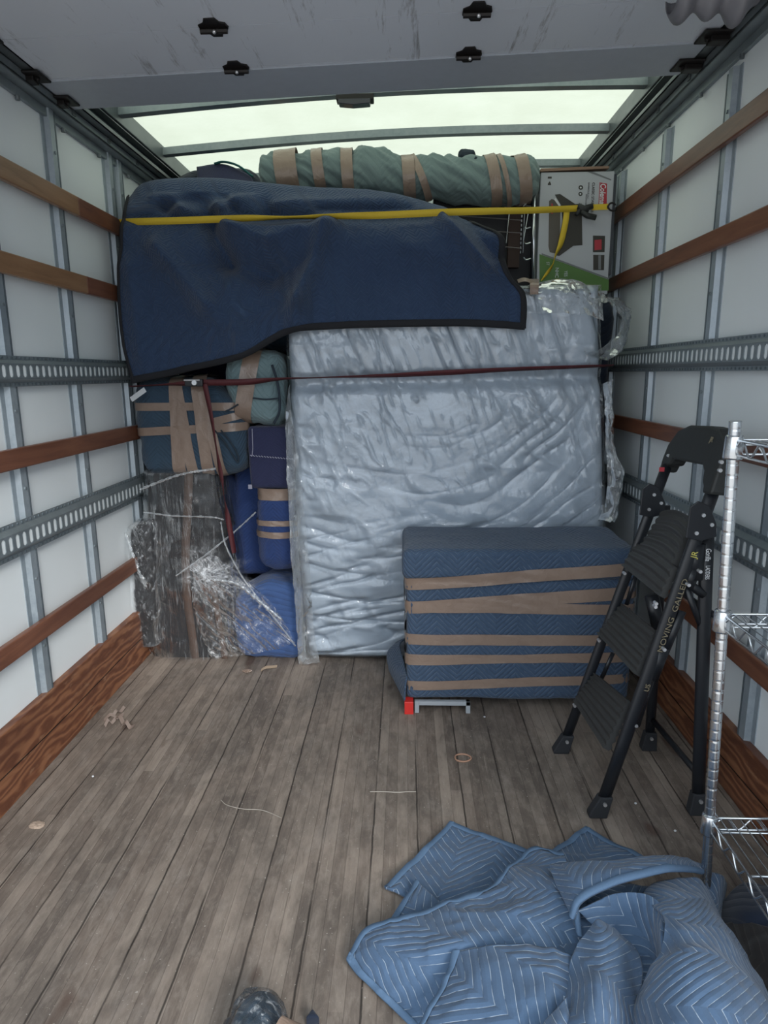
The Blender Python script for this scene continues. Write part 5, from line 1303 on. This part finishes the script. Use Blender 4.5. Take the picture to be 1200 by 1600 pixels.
# ================================================================== BLUE BLANKET HEAP
t = thing('moving_blanket', 'crumpled blue quilted blanket with white zigzag stitching heaped on the floor in front', 'blanket', (0.6, 1.4, 0))
def flap(rows, nr, nc, ang=0.0, off=(0, 0), binds=(), amp=0.004, seed=0, fr=9, th=0.007, dz=0.0):
    ctrl = np.array([[P(a, b, z=c + dz) for a, b, c in r] for r in rows])
    A = sheet(ctrl, nr, nc); N = gnormal(A)
    if N[..., 2].mean() < 0: N = -N
    A = A + N * (amp * fbm(A[..., 0] * fr, A[..., 1] * fr, seed + A[..., 2] * fr, 3) + amp * 1.0 * ridged(A[..., 0] * fr * 1.3, A[..., 1] * fr * 1.3, seed * 1.7))[..., None]
    A[..., 2] = np.maximum(A[..., 2], 0.010)
    cr_ = np.cross(A[nr // 2, nc // 2 + 1] - A[nr // 2, nc // 2], A[nr // 2 + 1, nc // 2] - A[nr // 2, nc // 2])[2]
    g = G(); g.grid(A, arcuv(A, ang, off)); g.build('blanket_fold', MT['q_heap'], t, smooth=True, solid=th, soff=-1 if cr_ > 0 else 1)
    if binds:
        g = G()
        for b in binds: g.grid(binding(A, N, b, 0.0165, 0.005))
        g.build('edge_binding', MT['bind_heap'], t, smooth=True)
    return A
flap([[(703, 1287, .012), (760, 1308, .014), (825, 1333, .02)], [(652, 1338, .013), (710, 1362, .02), (780, 1390, .03)], [(602, 1388, .014), (655, 1412, .02), (715, 1436, .03)]], 50, 50, 0.3, binds=('top', 'left'), seed=1)
flap([[(651, 1377, .035), (668, 1392, .045), (690, 1410, .045)], [(630, 1412, .03), (655, 1422, .045), (690, 1435, .05)], [(603, 1450, .016), (640, 1452, .03), (680, 1456, .04)]], 34, 30, 0.9, binds=('left',), seed=2)
flap([[(915, 1293, .012), (958, 1316, .014), (1008, 1343, .02)], [(884, 1315, .014), (925, 1338, .03), (978, 1362, .04)], [(852, 1340, .02), (893, 1362, .05), (945, 1382, .06)]], 44, 40, 0.2, binds=('top', 'left'), seed=3)
flap([[(544, 1502, .016), (571, 1455, .045), (633, 1439, .075), (686, 1414, .09), (744, 1399, .10), (783, 1370, .10), (828, 1330, .085), (880, 1338, .11)],
      [(560, 1520, .014), (600, 1492, .06), (655, 1478, .10), (710, 1462, .125), (765, 1446, .13), (810, 1418, .14), (852, 1388, .14), (900, 1378, .15)],
      [(592, 1552, .013), (632, 1534, .05), (682, 1526, .08), (735, 1510, .10), (790, 1490, .12), (840, 1468, .135), (882, 1446, .14), (925, 1430, .15)],
      [(646, 1606, .012), (680, 1596, .03), (722, 1586, .05), (770, 1574, .07), (820, 1560, .09), (865, 1540, .11), (905, 1512, .11), (950, 1480, .11)]], 90, 150, 0.75, binds=('top', 'left'), amp=0.006, seed=4)
flap([[(708, 1487, .125), (760, 1479, .150), (810, 1477, .165), (860, 1483, .175), (905, 1500, .165)], [(696, 1530, .105), (755, 1520, .150), (810, 1515, .175), (860, 1520, .185), (900, 1540, .165)],
      [(680, 1568, .085), (745, 1562, .14), (805, 1560, .17), (860, 1565, .18), (895, 1580, .16)], [(640, 1640, .05), (730, 1640, .12), (800, 1640, .15), (860, 1640, .16), (900, 1640, .14)]], 70, 80, 0.95, (0.05, 0.0), binds=('left',), amp=0.005, seed=5)
flap([[(820, 1640, .17), (850, 1600, .20), (885, 1560, .2)], [(850, 1640, .19), (868, 1610, .215), (890, 1585, .2)], [(880, 1640, .15), (885, 1620, .18), (900, 1600, .17)]], 24, 24, 0.3, amp=0.003, seed=15)
flap([[(905, 1424, .185), (955, 1398, .205), (1005, 1396, .225), (1040, 1415, .245)], [(925, 1444, .16), (970, 1428, .175), (1010, 1432, .20), (1037, 1442, .245)], [(965, 1476, .14), (995, 1468, .15), (1020, 1470, .17), (1036, 1478, .23)], [(1010, 1510, .12), (1020, 1508, .13), (1028, 1508, .15), (1040, 1512, .19)]], 60, 60, 0.6, (0.0, 0.03), amp=0.004, seed=6)
flap([[(1000, 1402, .19), (1020, 1380, .195), (1055, 1371, .195), (1088, 1372, .17), (1103, 1386, .12)], [(1036, 1430, .262), (1056, 1416, .262), (1082, 1410, .24), (1105, 1412, .20), (1124, 1430, .12)],
      [(1034, 1484, .250), (1066, 1466, .288), (1100, 1456, .27), (1132, 1456, .22), (1152, 1470, .12)], [(1004, 1528, .20), (1056, 1515, .288), (1110, 1505, .295), (1150, 1505, .23), (1180, 1516, .12)],
      [(985, 1570, .16), (1050, 1560, .275), (1115, 1555, .295), (1170, 1550, .24), (1208, 1565, .12)], [(970, 1640, .13), (1050, 1640, .265), (1130, 1640, .285), (1200, 1630, .23), (1250, 1640, .11)]], 130, 110, 1.2, (0.02, 0.02), amp=0.005, seed=7, fr=7)
flap([[(926, 1446, .205), (934, 1437, .215), (944, 1442, .205)], [(902, 1482, .185), (944, 1470, .225), (990, 1478, .185)], [(886, 1525, .17), (940, 1522, .23), (1002, 1520, .165)], [(872, 1570, .16), (930, 1572, .232), (1000, 1570, .155)], [(850, 1640, .14), (920, 1640, .225), (1000, 1640, .14)]], 80, 60, 1.0, (0.09, 0.04), binds=(), amp=0.004, seed=8)
flap([[(858, 1350, .15), (900, 1348, .19), (950, 1347, .215), (1000, 1341, .225), (1050, 1337, .215), (1095, 1349, .155)], [(866, 1375, .16), (893, 1368, .205), (945, 1363, .235), (1000, 1353, .25), (1052, 1346, .235), (1098, 1355, .155)],
      [(897, 1436, .175), (908, 1409, .21), (950, 1386, .235), (1005, 1370, .25), (1057, 1361, .235), (1098, 1365, .155)]], 36, 100, 0.5, (0.1, 0.0), binds=('bottom',), amp=0.003, seed=9)
flap([[(868, 1372, .155), (885, 1378, .17), (900, 1398, .19)], [(880, 1400, .15), (893, 1412, .165), (903, 1425, .18)], [(893, 1440, .14), (900, 1448, .15), (907, 1462, .155)]], 30, 20, 0.5, (0.1, 0.1), binds=('right',), amp=0.002, seed=10)
flap([[(1098, 1362, .10), (1125, 1366, .085), (1136, 1380, .03)], [(1100, 1400, .11), (1120, 1400, .095), (1133, 1404, .035)], [(1112, 1432, .10), (1120, 1432, .09), (1129, 1436, .035)]], 24, 24, 1.2, amp=0.003, seed=11)
flap([[(845, 1385, .10), (920, 1380, .13), (1000, 1385, .13), (1075, 1385, .11)], [(850, 1440, .12), (920, 1470, .13), (1000, 1470, .13), (1090, 1440, .12)], [(850, 1520, .12), (930, 1540, .13), (1010, 1540, .14), (1110, 1500, .13)], [(850, 1620, .10), (930, 1630, .12), (1010, 1640, .13), (1150, 1620, .13)]], 50, 50, 0.4, (0.3, 0.2), amp=0.004, seed=12)
# dark blankets at lower right, under the shelving
ctr = lambda rows: np.array([[P(a, b, z=c) for a, b, c in r] for r in rows])
A = sheet(ctr([[(1135, 1420, .04), (1165, 1395, .07), (1200, 1400, .08), (1260, 1410, .06)], [(1140, 1445, .05), (1170, 1430, .11), (1210, 1435, .12), (1270, 1445, .10)], [(1150, 1470, .04), (1180, 1462, .09), (1220, 1470, .10), (1280, 1480, .08)]]), 40, 50)
A = A + np.array([0, 0, 1]) * (0.006 * fbm(A[..., 0] * 9, A[..., 1] * 9, 2.0))[..., None]
tag(G().grid(A, arcuv(A)).build('folded_blanket', MT['q_midnight'], smooth=True, solid=0.02), 'midnight-blue blanket on the floor under the wire shelving, behind the black-brown one', 'blanket')
A = sheet(ctr([[(1128, 1450, .03), (1170, 1446, .10), (1215, 1462, .13), (1270, 1490, .12)], [(1150, 1500, .03), (1190, 1500, .11), (1230, 1515, .13), (1290, 1540, .12)], [(1180, 1560, .03), (1215, 1560, .09), (1250, 1570, .12), (1300, 1590, .10)]]), 50, 50)
A[..., 2] += 0.008 * fbm(A[..., 0] * 9, A[..., 1] * 9, 4.0) - 0.004
tag(G().grid(A, arcuv(A, 1.1)).build('folded_blanket', MT['q_dark'], smooth=True, solid=0.02), 'black-brown blanket with tan stitching between the blue heap and the right wall', 'blanket')

# ================================================================== WRAPPED ITEM AT THE BOTTOM EDGE
t = thing('wrapped_tube', 'plastic-wrapped dark blue tube end with tape, at the bottom edge of the floor', 'tube', P(425, 1610, z=0.0))
a = P(412, 1562, z=0.06); ax = nrm(np.array([-0.02, -1, 0.0]))
rings = []
for k, (s, r) in enumerate(((-0.01, 0.004), (0.0, 0.022), (0.01, 0.034), (0.03, 0.045), (0.07, 0.053), (0.14, 0.058), (0.26, 0.06))):
    c_ = np.array([a[0], a[1], 0.062]) + ax * s
    th = np.linspace(0, 2 * PI, 24, endpoint=False); rings.append(np.stack([c_[0] + r * np.cos(th), np.full(24, c_[1]), c_[2] + r * np.sin(th) * 0.95], -1))
A = np.array(rings); G().grid(A, cu=True).build('tube_body', MT['q_slate'], t, smooth=True)
A2 = sheet(np.concatenate([A, A[:, :1]], 1), 60, 90); cen = A2.mean(1, keepdims=True)
A2 = cen + (A2 - cen) * 1.10 + nrm(A2 - cen + 1e-6) * (0.006 * np.maximum(0, ridged(A2[..., 0] * 30, A2[..., 1] * 22, A2[..., 2] * 30)) ** 2)[..., None]; A2[..., 1] += 0.004; A2[..., 2] = np.maximum(A2[..., 2], 0.002)
G().grid(A2).build('stretch_wrap', MT['film_diag'], t, smooth=True)
ctr_ = [[P(428, 1606, z=.118), P(440, 1588, z=.115), P(452, 1596, z=.09)], [P(470, 1640, z=.1), P(480, 1610, z=.08), P(490, 1605, z=.05)]]
G().grid(sheet(np.array(ctr_), 10, 10)).build('tape_patch', MT['tape'], t, solid=0.001)
g = G(); g.ball(P(382, 1566, z=.012), 0.009, 8, (1, .7, .7)); tag(g.build('paper_scrap', MT['white'], smooth=True), 'tiny white scrap beside the plastic-wrapped tube end', 'scrap')
g = G(); q = P(489, 1592, z=0.0); g.prism([q, P(478, 1606, z=0), P(500, 1606, z=0)], (0, 0, 0.03)); tag(g.build('blanket_corner', MT['q_midnight'], bevel=0.004), 'dark pointed blanket corner poking in right of the wrapped tube end', 'blanket')

# ================================================================== LITTER ON THE FLOOR
def crump(px, py, r, mat, label, nm, cat, seed, sc=(1, 1, .5)):
    c_ = P(px, py, z=0.0) + [0, 0, r * sc[2]]
    A = np.zeros((16, 28, 3))
    for i in range(16):
        for j in range(28):
            th_, ph = PI * i / 15, 2 * PI * j / 28; dv = np.array([math.sin(th_) * math.cos(ph), math.sin(th_) * math.sin(ph), math.cos(th_)])
            rr = r * (1 + 0.5 * float(ridged(dv[0] * 2.2 + seed, dv[1] * 2.2, dv[2] * 2.2, 2)) * 0.6)
            A[i, j] = c_ + dv * rr * np.array(sc)
    A[..., 2] = np.maximum(A[..., 2], 0.001)
    g = G(); g.grid(A, cu=True); return tag(g.build(nm, mat, smooth=False), label, cat)
tape_pale = plain('balled old tape', (0.22, 0.17, 0.145), 0.5)
t = thing('tape_wad', 'crumpled wad of used tape on the floor near the left kick board', 'tape', P(187, 1122, z=0.0))
for (px, py, l, an, w) in ((178, 1120, 0.05, 0.4, 0.02), (190, 1125, 0.06, -0.6, 0.022), (185, 1112, 0.05, 1.3, 0.018), (200, 1133, 0.04, -0.3, 0.022), (172, 1128, 0.03, 0.9, 0.02)):
    c_ = P(px, py, z=0.012); l *= 1.5; w *= 0.75; dd = np.array([math.cos(an), math.sin(an), 0]); pts = [c_ - dd * l / 2 + [0, 0, -.008], c_ - dd * l * .2 + [0, .006, .01], c_ + dd * l * .2 + [0, -.006, -0.004], c_ + dd * l / 2 + [0, 0, .004]]
    ribbon(pts, (-dd[1] * .8, dd[0] * .8, .5), w, 0.002, n=16).build('tape_strip', tape_pale, t)
c_ = P(723, 1184, z=0.003); th = np.linspace(0, 2 * PI, 40, endpoint=False)
rp = np.stack([c_[0] + 0.029 * np.cos(th) * (1 + .05 * np.cos(3 * th)), c_[1] + 0.024 * np.sin(th), np.full(40, 0.003)], -1)
tag(G().tube(rp, 0.0032, 6, closed=True).build('rubber_band', plain('tan rubber', (0.38, 0.22, 0.15), 0.6), smooth=True), 'tan rubber band loop on the floor in front of the taped chest', 'band')
tag(G().tube(catmull(np.array([P(a, b, z=.003) for a, b in ((578, 1237), (600, 1237), (622, 1238), (636, 1237), (650, 1237))]), np.linspace(0, 1, 24)), 0.0018, 5).build('string', plain('pale string', (0.36, 0.33, 0.29), .8)), 'pale string lying across the floorboards in the middle', 'string')
tag(G().tube(catmull(np.array([P(a, b, z=.003) for a, b in ((345, 1250), (355, 1258), (380, 1264), (410, 1266), (440, 1278))]), np.linspace(0, 1, 24)), 0.0012, 5).build('string', plain('pale string b', (0.34, 0.31, 0.27), .8)), 'thin curved thread on the floorboards at left of centre', 'string')
crump(58, 1291, 0.018, plain('torn card', (0.36, 0.28, 0.22), 0.8), 'small torn tan cardboard scrap at the left of the floor', 'cardboard_scrap', 'scrap', 1, (1.1, .8, .25))
crump(386, 1050, 0.014, MT['tape'], 'small curled tape scrap on the floor in front of the wrapped chair', 'tape_scrap', 'tape', 2, (1.3, .7, .4))
ribbon([P(408, 1047, z=.008), P(415, 1043, z=.016), P(425, 1042, z=.008), P(433, 1041, z=.006)], (0, 1, .3), 0.018, .002, n=14).build('tape_scrap', plain('curled tape', (0.36, .27, .19), .4))
tag(bpy.data.objects['tape_scrap.001'], 'curled strip of tape on the floor in front of the bright blue bundle', 'tape')
for (px, py, lb) in ((757, 1120, 'white pellet on the floor by the grey steel leg frame'), (993, 1255, 'white pellet on the floor between the ladder feet'), (145, 1213, 'white pellet on the floor below the tape wad'), (1055, 1298, 'small pale chip on the floor between ladder and blanket heap')):
    g = G(); c_ = P(px, py, z=0.003); g.ball(c_, 0.0045, 6, (1, .8, .7)); tag(g.build('pellet', MT['white'], smooth=True), lb, 'scrap', 'pale pellets on the truck floor')
